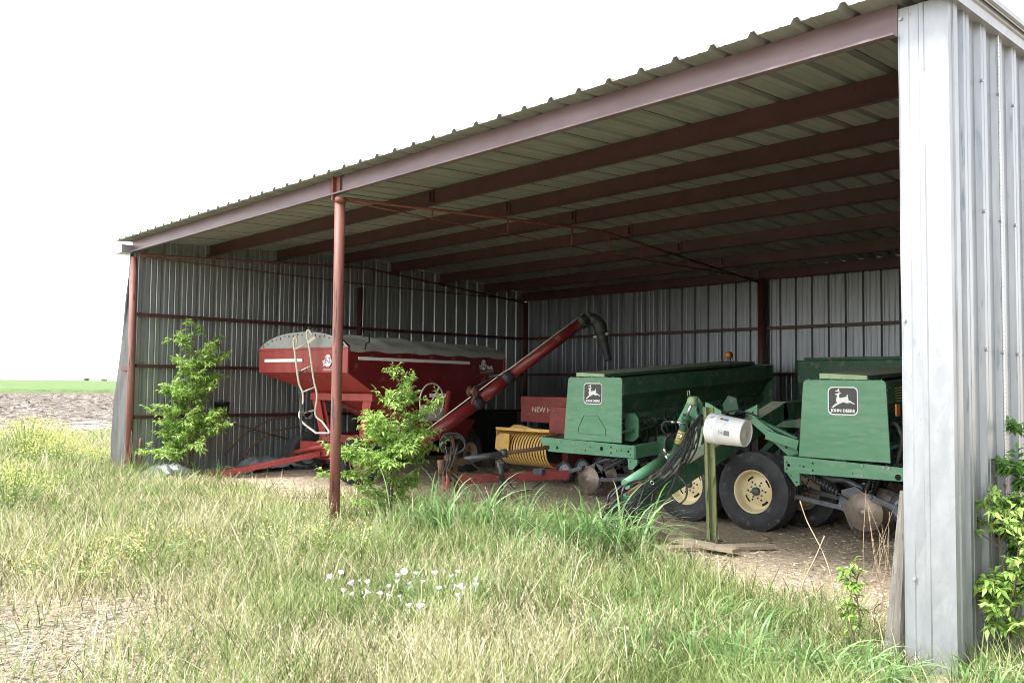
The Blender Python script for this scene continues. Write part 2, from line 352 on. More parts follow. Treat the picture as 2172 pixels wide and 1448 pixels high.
# corner trim: broad flat box post wrapping the front right corner
def extr(outline, z0, z1, m, name, parent, jit=0., nseg=14, ztop=None):
    g = MB(); n = len(outline); vs = []
    for j in range(nseg+1):
        t = j/nseg; z = z0+(z1-z0)*t
        for i, (x, y) in enumerate(outline):
            k = jit*mn.noise(V((i*3.1, z*2.3, 1)))
            vs.append((x, y+k, z))
    g.add(vs, [(j*n+i, j*n+i+1, (j+1)*n+i+1, (j+1)*n+i) for j in range(nseg) for i in range(n-1)])
    return g.build(name, m, parent)
ct = extr([(12.255, .06), (12.255, -.004), (12.268, -.009), (12.315, -.009), (12.322, -.006), (12.37, -.005), (12.376, -.007), (12.40, -.007), (12.406, -.004), (12.50, -.002), (12.535, 0), (12.537, .055), (12.545, .06), (12.545, .12)], -.05, 3.865, 'trim', 'corner_trim', shed, .006, 30)
MB().spots([(12.275+(.04 if z<1 else 0), -.016, z) for z in (3.80, 2.0, .52)], (0,1,0), .010, .012, 'trim_screw', 'bolt', ct, 8)
# rake trim above the right wall
g = MB(); vs = []
out = [(12.50, -.06), (12.575, -.07), (12.585, -.02), (12.60, -.015), (12.605, .03), (12.625, .035), (12.63, .06), (12.50, .075)]
for y in (-.24, 4.5, 9.2):
    for x, h in out: vs.append((x, y, rz(y)+h))
n = len(out); g.add(vs, [(j*n+i, j*n+i+1, (j+1)*n+i+1, (j+1)*n+i) for j in range(2) for i in range(n-1)] + [tuple(range(n)), tuple(range(2*n, 3*n))])
g.build('rake_trim', 'trim', shed)
# left eave box and flared sheet at the front left corner
g = MB(); g.box((-.25, -.03, 3.755), (.30, .30, .13)); g.build('eave_box', 'trim', shed)
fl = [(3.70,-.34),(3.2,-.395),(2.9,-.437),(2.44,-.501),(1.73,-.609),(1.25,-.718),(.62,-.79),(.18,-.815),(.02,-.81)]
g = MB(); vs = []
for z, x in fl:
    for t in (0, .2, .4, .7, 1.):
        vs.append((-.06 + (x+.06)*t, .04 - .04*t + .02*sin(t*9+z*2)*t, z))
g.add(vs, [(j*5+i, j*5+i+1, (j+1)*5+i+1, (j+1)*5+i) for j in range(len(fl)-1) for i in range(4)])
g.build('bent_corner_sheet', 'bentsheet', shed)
g = MB(); g.add([(x, y, z) for z, a, b_ in ((3.74,-.33,-.10), (3.3,-.37,-.16), (2.8,-.445,-.30), (2.3,-.52,-.46)) for x, y in ((a, -.03), (b_, -.04))], [(0,1,3,2),(2,3,5,4),(4,5,7,6)])
g.build('corner_flashing', 'white', shed)
g = MB(); g.bar((-.06, .03, 1.80), (-.60, .03, 1.80), .05, .07); g.build('girt_end', 'redox', shed)
# posts
def post(pts, r, m, name='post'): g = MB(); g.tube(pts, r, 20); return g.build(name, m, shed)
post([(.02, 0, -.1), (.0, 0, 1.8), (-.075, 0, 3.62)], .056, 'rustpost')
mp_ = post([(6.165, 0, -.1), (6.155, 0, 1.2), (6.15, 0, 2.5), (6.14, 0, 3.62)], .058, 'rustpost')
g = MB(); g.tube([(6.15,0,3.60),(6.15,0,3.66)], .062, 20); g.build('weld_collar', 'rustplate', mp_)
post([(6.2, D-.06, -.05), (6.2, D-.06, 3.6)], .075, 'redox'); post([(.04, D-.05, -.05), (.04, D-.05, 3.55)], .06, 'redox')
post([(.02, 4.35, 0), (.02, 4.35, 3.5)], .05, 'redox'); post([(12.36, .12, 0), (12.36, .12, 3.8)], .055, 'redox'); post([(12.4, 4.5, 0), (12.4, 4.5, 3.8)], .055, 'redox')
# purlins: zed sections across the opening
def zed(y, name, m):
    z0, z1 = pz(y), rz(y)-.003; prof = [(-.055, z0+.018), (-.06, z0), (0, z0), (.004, z1), (.06, z1), (.062, z1-.018)]
    g = MB(); vs = []
    for x in (-.13, 6.05, 12.25):
        for dy, z in prof: vs.append((x, y+dy, z))
    n = len(prof); g.add(vs, [(j*n+i, j*n+i+1, (j+1)*n+i+1, (j+1)*n+i) for j in range(2) for i in range(n-1)])
    o = g.build(name, m, shed); s_ = o.modifiers.new('t', 'SOLIDIFY'); s_.thickness = .004; return o
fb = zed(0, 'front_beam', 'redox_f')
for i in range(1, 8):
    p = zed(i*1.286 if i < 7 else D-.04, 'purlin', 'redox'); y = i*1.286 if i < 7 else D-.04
    g = MB(); g.box((6.12, y-.012, (pz(y)+rz(y))/2), (.16, .010, .165)); g.box((6.15, y-.03, (pz(y)+rz(y))/2+.01), (.018, .04, .11)); g.build('splice_plate', 'redox', p)
g = MB(); g.box((6.00, -.015, 3.80), (.085, .014, .20)); g.box((6.06, -.03, 3.77), (.02, .05, .27)); g.box((6.13, -.015, 3.80), (.07, .014, .20)); g.build('splice_plate', 'rustplate', fb)
# truss lines: pipe chord under the purlins, rod and hangers
for X in (.03, 6.15):
    g = MB(); dz = .03
    g.tube([(X, .05, pz(0)-dz-.01), (X, 4.5, pz(4.5)-dz), (X, D-.1, pz(D)-dz)], .018, 10); ch = g.build('truss_chord', 'rustplate', shed)
    g = MB(); g.tube([(X, .08, 3.635), (X, 1.3, 3.612), (X, 4.6, 3.565), (X, 8.8, 3.59)], .009, 8); g.build('tie_rod', 'rustplate', ch)
    for y in (1.3, 2.57, 3.83, 4.64, 5.45, 6.7):
        g = MB(); g.tube([(X, y, pz(y)-.03), (X, y, 3.59)], .011, 6); g.build('hanger', 'rustplate', ch)
# girts
for z in (2.685, 1.845, 1.01):
    for a, b_ in (((.0, .07, z), (.0, D-.1, z)), ((.05, D-.0, z), (6.12, D-.0, z)), ((6.28, D-.0, z), (12.4, D-.0, z)), ((12.45, .2, z), (12.45, D-.1, z))):
        g = MB(); g.bar(a, b_, .055, .055); o = g.build('girt', 'redox', shed)

# ------------------------------------------------------------ small things round the left wall
t = MB(); p = AX(468, 881, .08)
root, lc = thing('hanging_bucket', 'black plastic bucket sitting on the lowest rail of the left wall', 'bucket', (p.x, p.y, p.z))
g = MB(); g.lathe([(.0,0),(.10,0),(.125,.235),(.131,.235),(.131,.215),(.126,.205)], (0.04,0,0), (0,0,1), 22); g.build('bucket_body', 'black', root)
g = MB(); g.tube([(0.04+.13*cos(a), .0, .22+.05*sin(a)) for a in np.linspace(0, pi, 9)], .003, 5); g.build('handle', 'steel', root)
def freetube(name, label, cat, pts, r, m, group=None, k=6, n=8, extra=None):
    pts = smooth_pts(pts, k) if k > 1 else [V(p) for p in pts]; c = V((pts[0].x, pts[0].y, 0))
    g = MB(); g.tube([p-c for p in pts], r, n); o = g.build(name, m, None, loc=c); tag(o, label, cat, group); return o
freetube('bent_pipe', 'upper of two curved rusty pipes leaning under the left wall rail', 'pipe', [AX(480,962,.45), AX(520,920,.35), AX(580,888,.25), AX(640,884,.2), AX(690,880,.2)], .015, 'rust')
freetube('bent_pipe', 'lower of two curved rusty pipes leaning under the left wall rail', 'pipe', [AX(513,966,.5), AX(560,928,.45), AX(610,907,.4), AX(650,905,.35)], .015, 'rust')
freetube('straight_rod', 'thin rusty rod slanting down behind the two curved pipes', 'rod', [AX(448,888,.10), AX(530,908,.12), AX(610,931,.15)], .010, 'rust', k=1)
p = G(299, 992, .1)
freetube('pipe_stub', 'short rusty round topped pipe standing beside the left corner post', 'pipe', [(.18,.12,0), (.18,.12,.62), (.18,.12,.68)], [.028,.028,.016], 'rust', k=1)
def crumple(name, label, cat, poly, h, m, seed=0, nx=26, ny=9):
    a, b_, c, d = [V(p) for p in poly]; g = MB(); vs = []; o0 = V((a.x, a.y, 0))
    for j in range(ny+1):
        for i in range(nx+1):
            u, v = i/nx, j/ny; p = (a*(1-u)+b_*u)*(1-v) + (d*(1-u)+c*u)*v
            z = h*(.35+.65*sin(pi*v)**.7)*(.75+.5*mn.noise(V((u*7, v*3, seed)))) + .05*mn.noise(V((u*21, v*9, seed+3)))
            z *= min(1, 6*u, 6*(1-u)) if 1 else 1
            vs.append(p - o0 + V((0, 0, max(.0, z)*1. + .02)))
    g.add(vs, [(j*(nx+1)+i, j*(nx+1)+i+1, (j+1)*(nx+1)+i+1, (j+1)*(nx+1)+i) for j in range(ny) for i in range(nx)], True)
    o = g.build(name, m, None, loc=o0); tag(o, label, cat); return o
crumple('grey_tarpaulin', 'folded grey tarpaulin lying along the foot of the left wall behind the red drawbar', 'tarpaulin', [(.35,1.5,.05), (.35,3.3,.05), (.9,3.3,.05), (.95,1.5,.05)], .30, 'sheetgrey', 2)
crumple('crumpled_sheet', 'crumpled shiny metal sheet lying beside the left corner post', 'metal sheet', [(.2,.05,.05), (.2,.75,.05), (.75,.9,.05), (.8,.1,.05)], .22, 'galv', 5, 16, 7)
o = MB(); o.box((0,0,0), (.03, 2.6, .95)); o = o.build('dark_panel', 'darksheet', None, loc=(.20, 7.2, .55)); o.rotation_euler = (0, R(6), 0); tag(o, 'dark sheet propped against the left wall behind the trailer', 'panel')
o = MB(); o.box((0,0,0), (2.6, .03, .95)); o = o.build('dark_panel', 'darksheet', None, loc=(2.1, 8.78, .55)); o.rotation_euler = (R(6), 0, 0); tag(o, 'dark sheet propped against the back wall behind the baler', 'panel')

# ------------------------------------------------------------ wheels
def wheel(parent, c, axis, Rr, w, rim='rim', hub_out=1, lugs=8, rr=.53, name='wheel'):
    """tyre > rim; axis points to the visible face"""
    c = V(c); ax = V(axis).normalized(); h = w/2; r0 = Rr*rr
    prof = [(r0*1.0, -h*.72), (r0*1.12, -h*.86), (Rr*.78, -h), (Rr*.90, -h*.97), (Rr*.965, -h*.80)]
    for k in range(5):
        a = -h*.72 + k*h*.36; prof += [(Rr*.998, a-h*.10), (Rr*.998, a+h*.10), (Rr*.975, a+h*.14), (Rr*.975, a+h*.22)]
    prof = prof[:-2] + [(Rr*.965, h*.80), (Rr*.90, h*.97), (Rr*.87, h*.985), (Rr*.86, h*1.0), (Rr*.78, h), (Rr*.70, h*.985), (Rr*.69, h*.965), (r0*1.12, h*.86), (r0*1.0, h*.72)]
    g = MB(); g.lathe(prof, c, ax, 48, closed=True); ty = g.build(name, 'tyre', parent)
    g = MB(); g.lathe([(r0*1.03, h*.70), (r0*1.03, h*.80), (r0*.985, h*.80), (r0*.94, h*.66), (r0*.90, h*.30), (r0*.86, h*.05), (r0*.80, -h*.02), (r0*.66, h*.02), (r0*.58, h*.16), (r0*.30, h*.20), (.0001, h*.20)], c, ax, 40)
    rm = g.build('rim', rim, ty)
    ref = V((0,0,1)); x = ref.cross(ax).normalized(); y = ax.cross(x)
    g = MB(); g.lathe([(.0001, h*.55), (r0*.12, h*.55), (r0*.15, h*.5), (r0*.19, h*.48), (r0*.20, h*.2)], c, ax, 18); g.build('hub', 'steel', rm)
    g = MB()
    for k in range(lugs):
        a = 2*pi*k/lugs+.2; p = c + (x*cos(a)+y*sin(a))*r0*.33; g.tube([p+ax*h*.19, p+ax*h*.27], r0*.045, 6)
    g.build('lug_nut', 'steel', rm)
    g = MB()
    for k in range(6):
        a = 2*pi*k/6; p = c + (x*cos(a)+y*sin(a))*r0*.47; g.disc(p+ax*(h*.185), ax, r0*.05, .004, 8)
    for k in range(4):
        a0 = 2*pi*k/4+.35; vs = []
        for q in range(7):
            a = a0 + q*.09; u = (x*cos(a)+y*sin(a)); vs += [c+u*r0*.64+ax*h*.085, c+u*r0*.74+ax*h*.03]
        g.add(vs, [(2*q, 2*q+1, 2*q+3, 2*q+2) for q in range(6)])
    g.build('rim_slot', 'hole', rm)
    return ty

# ------------------------------------------------------------ red grain trailer
WR = math.atan2(.17, .985)
tr, TL = thing('grain_trailer', 'red grain trailer with grey roll tarpaulin, cream ladder and unloading auger', 'trailer', (3.17, 2.06, 0), WR)
Wd, Ln = 2.14, 3.93; ZT, ZF = 2.14, 1.765; SZ = -.115
def T(px, py, dep): return TL(PD(px, py, dep))
# body panels with a little thickness via solidify
def sheet(name, faces, m, parent, th=.012, bevel=0):
    g = MB()
    for f in faces: g.add(f, [tuple(range(len(f)))])
    o = g.build(name, m, parent); s_ = o.modifiers.new('t', 'SOLIDIFY'); s_.thickness = th; s_.offset = 0; return o
A0, A1, B0, B1 = V((0,0,0)), V((-Wd,0,0)), V((0,Ln,0)), V((-Wd,Ln,0))
up_ = lambda p, z: V((p[0], p[1], z))
sheet('side_panel', [[(0,0,ZF), (0,Ln,ZF-.03), (0,Ln,ZT), (0,0,ZT)], [(0,0,ZF), (0,.60,1.43), (0,1.25,.98), (0,2.75,.98), (0,3.35,1.33), (0,Ln,ZF-.03)]], 'red', tr)
fp = sheet('front_panel', [[(-Wd,0,ZF), (0,0,ZF), (0,0,ZT), (-Wd,0,ZT)], [(-Wd,0,ZF), (0,0,ZF), (-.0,.60,1.43), (-1.42,.60,1.43)], [(-1.42,.60,1.43), (0,.60,1.43), (0,1.25,.98), (-.9,1.25,.98)]], 'redf', tr)
sheet('rear_panel', [[(-Wd,Ln,ZF), (0,Ln,ZF), (0,Ln,ZT), (-Wd,Ln,ZT)], [(-Wd,Ln,ZF), (0,Ln,ZF), (0,3.3,1.33), (-1.4,3.3,1.33)]], 'red', tr)
sheet('left_panel', [[(-Wd,0,ZF), (-Wd,Ln,ZF), (-Wd,Ln,ZT), (-Wd,0,ZT)], [(-Wd,0,ZF), (-Wd,Ln,ZF), (-.9,2.75,.98), (-.9,1.25,.98), (-1.42,.60,1.43)]], 'red', tr)
g = MB(); g.bar((.012,-.012,ZF-.01), (.012,-.012,ZT+.01), .035, .035); g.bar((.012,Ln,ZF-.03), (.012,Ln,ZT+.02), .035, .035)
g.bar((.01,0,ZT+.0), (.01,Ln,ZT+.0), .03, .03); g.bar((0,-.012,ZT), (-Wd,-.012,ZT), .03, .03); g.build('rim_rail', 'redf', tr)
# lower lip and stand
g = MB(); g.box((-.70, .55, 1.375), (1.46, .10, .115)); fr = g.build('lower_beam', 'redf', tr, bevel=.004)
for x0, x1 in ((-1.33, -1.12), (-.12, -.22)):
    g = MB()
    g.prism([(x0-.09, 1.32), (x0+.10, 1.32), (x1+.07, .72), (x1-.07, .72)], (0,.55,0), (1,0,0), (0,0,1), .02)
    g.bar((x0+(.09 if x0<-1 else -.09), .60, 1.32), (x1+(.06 if x0 < -1 else -.06), .60, .74), .02, .10); g.build('stand', 'redf', tr)
g = MB(); g.bar((-1.25, .6, .70), (0, .6, .70), .10, .13); g.bar((-.2, .6, .70), (-.2, 3.3, .70), .08, .13); g.bar((-1.15, .6, .70), (-1.15, 3.3, .70), .08, .13)
g.bar((-.25, .62, 1.3), (-1.05, 1.7, .78), .03, .05); g.bar((-1.05, .62, 1.3), (-.25, 1.7, .78), .03, .05); g.bar((-.2,2.9,1.3),(-.2,3.25,.7),.1,.05)
g.build('chassis', 'red', tr)
# hoop cap and tarpaulin
def arch(u): return .25*max(0., 1-abs(2*u-1)**2.3)**.75
g = MB(); vs = []; n = 20
for i in range(n+1):
    u = i/n; vs += [(-Wd+Wd*u, .0, ZT+.016), (-Wd+Wd*u, .0, ZT+.018+arch(u))]
g.add(vs, [(2*i, 2*i+2, 2*i+3, 2*i+1) for i in range(n)]); cap = g.build('end_cap', 'capgrey', tr); s_ = cap.modifiers.new('t', 'SOLIDIFY'); s_.thickness = .01
g = MB()
for i in range(1, 20):
    u = i/20; g.box((-Wd+Wd*u, -.008, ZT+arch(u)-.02-.01*(i%3)), (.016, .008, .035 if i % 2 else .02))
g.build('tarp_clip', 'rust', cap)
g = MB(); vs = []; nu, nv = 26, 90; bows = [.02, .85, 1.75, 2.75, 3.9]
for j in range(nv+1):
    y = .01 + (Ln-.0)*j/nv; k = max(i for i in range(5) if y >= bows[i]-1e-6 or i == 0); k = min(k, 3)
    t_ = (y-bows[k])/(bows[k+1]-bows[k]); sag = .075*sin(pi*min(max(t_,0),1))
    for i in range(nu+1):
        u = i/nu; h = arch(u)*(1-.15*(y/Ln)); wob = .016*mn.noise(V((u*5, y*2.3, 0))) + .008*mn.noise(V((u*14, y*7, 0)))
        x = -Wd-.03+(Wd+.06)*u; z = ZT+.03 + h - sag*(h/.25)**.6 + wob*(1 if 0<i<nu else 0)
        vs.append((x, y, z))
for j in range(nv+1):
    y = .01+Ln*j/nv; vs.append((.045, y, ZT-.05-.012*sin(y*9)-.01*mn.noise(V((y*3,0,0)))))
fs = [(j*(nu+1)+i, j*(nu+1)+i+1, (j+1)*(nu+1)+i+1, (j+1)*(nu+1)+i) for j in range(nv) for i in range(nu)]
o0 = (nv+1)*(nu+1); fs += [(j*(nu+1)+nu, o0+j, o0+j+1, (j+1)*(nu+1)+nu) for j in range(nv)]
g.add(vs, fs, True); g.build('tarpaulin', 'tarp', tr)
g = MB(); p = T(783, 730, 13.2)
g.tube([T(774,741,13.1), T(777,728,13.1), T(783,726,13.15), T(783,706,13.2)], .012, 6); g.build('tarp_crank', 'hole', tr)
# white strips
g = MB(); g.box((.02, 1.55, 1.985), (.012, 2.70, .05)); g.build('side_stripe', 'white', tr)
g = MB(); g.box((-1.50, -.02, 1.955), (.95, .012, .05)); g.build('front_stripe', 'white', tr)
# makers' marks
def ezlogo(o, ax, nz, sc):
    o, ax, nz = V(o), V(ax), V(nz); az = V((0,0,1))
    def pt(x, y, d=0.): return o + ax*(x*sc) + az*(y*sc) + nz*d
    g = MB(); n = 28
    g.add([pt(.5*cos(2*pi*i/n), .62*sin(2*pi*i/n), .002) for i in range(n)], [tuple(range(n))])
    for q in (0, 1, 2): g.add([pt(-.80+.05*q, -.12-.20*q, .0015), pt(-.3, -.12-.20*q, .0015), pt(-.3, -.02-.20*q, .0015), pt(-.84+.05*q, -.02-.20*q, .0015)], [(0,1,2,3)])
    for (x0, y0, x1, y1) in ((-.6,-.82,1.9,-.79), (-.6,-.98,1.9,-.95), (-.6,-.98,-.57,-.79), (1.87,-.98,1.9,-.79), (.45,-.66,1.9,-.62)):
        g.add([pt(x0,y0,.0025), pt(x1,y0,.0025), pt(x1,y1,.0025), pt(x0,y1,.0025)], [(0,1,2,3)])
    lg = g.build('emblem', 'decalw', tr)
    text('E-Z', .82*sc, pt(0, .02, .004), ax, az, 'decalr', lg, .004*sc/.2, sx=.72)
    text('TRAIL', .50*sc, pt(1.18, -.30, .004), ax, az, 'decalw', lg, .010*sc/.2, sx=.95)
    return lg
ezlogo((.0, 3.30, 1.955), (0,1,0), (.024,0,0), .155)
for o_ in list(tr.children):
    if o_.name.startswith('emblem'):
        o_.location = (.028, 0, 0)
e2 = ezlogo((-.42, -.0, 1.945), (1,0,0), (0,-1,0), .155); e2.location = (0, -.022, 0)
# ladder
LD = 13.3
def LP(cx_, cy_, d=LD): return T(400+cx_/3.291, 620+cy_/3.291, d)
g = MB()
g.tube(smooth_pts([LP(757,360), LP(752,318), LP(738,318), LP(733,345), LP(742,420), LP(768,620), LP(797,700), LP(797,780), LP(772,850,13.3), LP(800,910,13.2), LP(888,978,12.95)], 4), .016, 8)
g.tube(smooth_pts([LP(862,300), LP(845,268), LP(828,268), LP(826,300), LP(845,400), LP(872,600), LP(896,720), LP(884,850,13.3), LP(935,905,13.15), LP(985,975,12.9)], 4), .016, 8)
ld = g.build('ladder', 'cream', tr)
for a, b_ in (((740,397),(832,350)), ((785,545),(862,508)), ((790,697),(890,656)), ((798,842),(885,820))):
    g = MB(); g.tube([LP(*a), LP(*b_)], .012, 8); g.build('rung', 'cream', ld)
g = MB(); g.bar(LP(888,980,12.95), LP(985,980,12.85), .05, .02); g.build('step', 'white', ld)
g = MB(); g.bar(LP(832,350), LP(885,312), .03, .05); g.build('hook_plate', 'cream', ld)
g = MB()
for q in range(4):
    dx = q*7
    g.tube(smooth_pts([LP(862-dx,520,13.4), LP(790+dx,540,13.4), LP(765,600,13.38), LP(775+dx,740,13.35), LP(785+dx,850,13.15), LP(850-dx,880,13.1), LP(865,840,13.1), LP(800,835,13.1), LP(778+dx,870,13.1), LP(788,1035-q*60,13.0)], 5), .009, 6)
g.tube(smooth_pts([LP(820,530,13.3), LP(845,600,13.3), LP(868,660,13.3)], 4), .01, 6); g.build('hydraulic_hose', 'hose', tr)
# running gear
AXf = TL((2.98+.12, 2.62, 0)); 
wf = TL(G(768,1030,0)); cr_ = V((wf.x-.10, wf.y, .365)); cl_ = TL(G(640,1002,0)); cl_ = V((cl_.x+.12, cl_.y, .365))
axd = (cr_-cl_).normalized()
wheel(tr, cr_, axd, .36, .26, 'rimdusty'); wheel(tr, cl_, axd*-1, .36, .26, 'rimdusty')
wl2 = cl_.copy()
g = MB(); g.bar(cl_, cr_, .10, .12); g.bar((cl_+cr_)/2+V((0,0,.05)), (cl_+cr_)/2+V((0,0,.34)), .16, .16)
g.box((cl_+cr_)/2+V((.0,-.12,.17)), (1.15, .12, .16)); g.build('front_axle', 'redf', tr)
g = MB(); c_ = (cl_+cr_)/2; g.tube([c_+V((-.62,-.25,.05)), c_+V((-.25,-.22,.14)), c_+V((.25,-.2,.22))], .045, 10); g.build('steering_cylinder', 'redf', tr)
for s_ in (0, 1):
    pass
rc = V((-.16, 3.05, .36)); wheel(tr, rc, (1,0,0), .37, .26, 'rimdusty'); wheel(tr, V((-2.0, 3.05, .36)), (-1,0,0), .37, .26, 'rimdusty')
g = MB(); g.bar((-2.0,3.05,.4), (-.16,3.05,.4), .1, .1); g.build('rear_axle', 'red', tr)
# drawbar
h0 = TL(G(452,1008,.10)); h1 = c_ + V((-.1,-.15,.0)); h1.z = .42
g = MB(); g.bar(h0, h1, .13, .085); g.bar(h1+V((-.25,.0,-.02)), h1+V((.3,.05,.03)), .05, .10); db = g.build('drawbar', 'redf', tr, bevel=.006)
g = MB(); g.tube([h0+V((-.0,0,-.02)), h0+(h0-h1).normalized()*.22+V((0,0,-.05))], [.05,.035], 8); g.box(h0+(h0-h1).normalized()*.12, (.16,.1,.02)); g.build('hitch', 'redb', db)
# auger
a0, a1, a2, a3 = T(884,946,13.25), T(1014,853,13.35), T(1078,801,13.4), T(1243,677,13.6)
dr = (a3-a0).normalized(); off = V((0,0,0))
g = MB(); g.tube([a0-dr*.12, a1], .100, 20); g.tube([a1, a2], .092, 20); g.tube([a2, a3], .080, 20); au = g.build('auger_tube', 'red', tr)
for p_, r_ in ((a1, .108), (a2, .100), (a3-dr*.05, .098)):
    g = MB(); g.tube([p_-dr*.08, p_+dr*.08], r_, 20); g.tube([p_-dr*.03, p_+dr*.0], r_+.014, 16); g.build('joint_band', 'black', au)
pn = dr.cross(V((0,0,1))).normalized(); un = pn.cross(dr)
if un.z < 0: un = -un
g = MB(); g.tube([a0+un*.11+pn*.0, a2+un*.115, a2+dr*.1+un*.10, a3+un*.10], .010, 6); g.build('auger_rod', 'cream', au)
g = MB(); g.tube(smooth_pts([a3+dr*.05, T(1256,676,13.6), T(1270,688,13.6), T(1276,708,13.6), T(1283,735,13.6), T(1291,765,13.6)], 6), [.085]*6+[.10]*6+[.11]*6+[.09]*4+[.07]*4+[.06]*5, 16); sp = g.build('spout', 'black', au)
g = MB(); q = T(1274,712,13.6); g.tube([q+V((-.13,0,-.02)), q+V((.13,0,.03))], .02, 6); g.build('spout_ring', 'dirtyw', sp)
g = MB(); w_ = T(1003,830,13.1); g.lathe([(.0001,-.06),(.085,-.06),(.085,-.045),(.04,-.04),(.04,.04),(.085,.045),(.085,.06),(.0001,.06)], w_, (1,0,0), 18); g.bar(w_+V((.07,-.0,0)), T(1001,857,13.0), .02, .03); g.build('winch', 'rust', tr)
g = MB(); g.tube([w_+V((0,0,.05)), T(1045,800,13.3), T(1066,796,13.4)], .006, 5); g.tube([T(1038,798,13.6), T(1074,793,13.4)], .016, 6); g.build('winch_cable', 'steel', tr)
# hand wheel, door gear
hc = T(909,850,13.75); hx = V((1,0,0)); g = MB(); rr_ = .285
ring = [hc + V((.07, cos(a)*rr_, sin(a)*rr_)) for a in np.linspace(0, 2*pi, 33)]
g.tube(ring, .013, 8, caps=False); hw = g.build('hand_wheel', 'cream', tr)
g = MB()
for a in (0.9, 3.0, 5.1): g.bar(hc+V((.07,0,0)), hc+V((.07, cos(a)*rr_, sin(a)*rr_)), .03, .012)
g.build('spoke', 'cream', hw)
g = MB(); g.box(T(916,875,13.9)+V((.02,0,0)), (.02,.62,.26)); g.build('door_plate', 'dirtyw', tr)
g = MB(); g.bar(T(912,838,13.85), T(950,838,14.0), .04, .06); g.build('door_bracket', 'dirtyw', tr)
g = MB(); g.bar(T(947,829,14.0)+V((.05,0,0)), T(936,905,13.9)+V((.05,0,0)), .05, .05); g.build('door_guide', 'redf', tr)
g = MB(); g.prism([(1.25,.98),(2.75,.98),(2.45,.66),(1.75,.66)], (.0,0,0), (0,1,0), (0,0,1), .30); g.build('chute', 'red', tr)

# ------------------------------------------------------------ folding grain drill: two folded wings, centre section, drawbar
dr_root, DL = thing('grain_drill', 'green folding grain drill with two folded seed hoppers and drawbar resting in grass', 'grain drill', (8.4, 4.0, 0))
def L_(p): return DL(p)
DEER = [(585,465),(665,445),(735,425),(770,425),(830,410),(825,435),(772,452),(755,500),(752,590),(790,612),(900,585),(1030,560),(1030,490),(1055,478),(1078,500),(1070,560),(1095,640),(1105,705),(1180,705),(1230,760),(1320,800),(1318,830),(1230,810),(1170,775),(1090,790),(1000,795),(960,765),(880,775),(750,830),(640,890),(520,975),(450,972),(560,860),(670,795),(635,720),(630,670),(655,600),(668,500),(610,495)]
ANT = [(590,385),(600,355),(632,362),(625,340),(682,345),(655,310),(712,328),(700,275),(732,270),(765,340),(762,415),(735,412),(728,365),(690,375)]
def rrect(w, h, r, n=6):
    P = []
    for cx, cy, a0 in ((w/2-r, h/2-r, 0), (-w/2+r, h/2-r, pi/2), (-w/2+r, -h/2+r, pi), (w/2-r, -h/2+r, 3*pi/2)):
        for k in range(n+1): a = a0+k*pi/2/n; P.append((cx+r*cos(a), cy+r*sin(a)))
    return P
def deere(o, parent, w=.345, h=.30):
    o = V(o); ax, az, nz = V((1,0,0)), V((0,0,1)), V((0,-1,0))
    def poly(pts, d): return [o + ax*p[0] + az*p[1] + nz*d for p in pts]
    def dm(pts): return [((x-878)/1135*w, -(y-718)/1040*h) for x, y in pts]
    g = MB(); P = rrect(w, h, .055); g.add(poly(P, .002), [tuple(range(len(P)))]); bd = g.build('badge', 'decalw', parent)
    g = MB(); P = rrect(w-.026, h-.026, .045); g.add(poly(P, .004), [tuple(range(len(P)))]); g.build('badge_field', 'decalk', bd)
    from mathutils.geometry import tessellate_polygon
    g = MB()
    for pts in (DEER, ANT):
        q = poly(dm(pts), .006); tr_ = tessellate_polygon([q]); g.add(q, [tuple(t) for t in tr_])
    g.build('badge_figure', 'decalw', bd)
    text('JOHN DEERE', .043, o+az*(-h*.345)+nz*.006, ax, az, 'decalw', bd, .0022, sx=1.04)
def plateY(pts, y, th, name, m, parent, holes=()):
    P = [DL(AY(px, py, y)) for px, py in pts]; g = MB(); n = len(P); b_ = [p + V((0, th, 0)) for p in P]
    g.add(P+b_, [tuple(range(n)), tuple(reversed(range(n, 2*n)))] + [(k, (k+1)%n, n+(k+1)%n, n+k) for k in range(n)])
    o = g.build(name, m, parent)
    if holes:
        for px, py, r in holes: g = MB(); g.disc(DL(AY(px, py, y))+V((0,-.003,0)), (0,1,0), r, .004, 14); g.build('bolt_hole', 'hole', o)
    return o
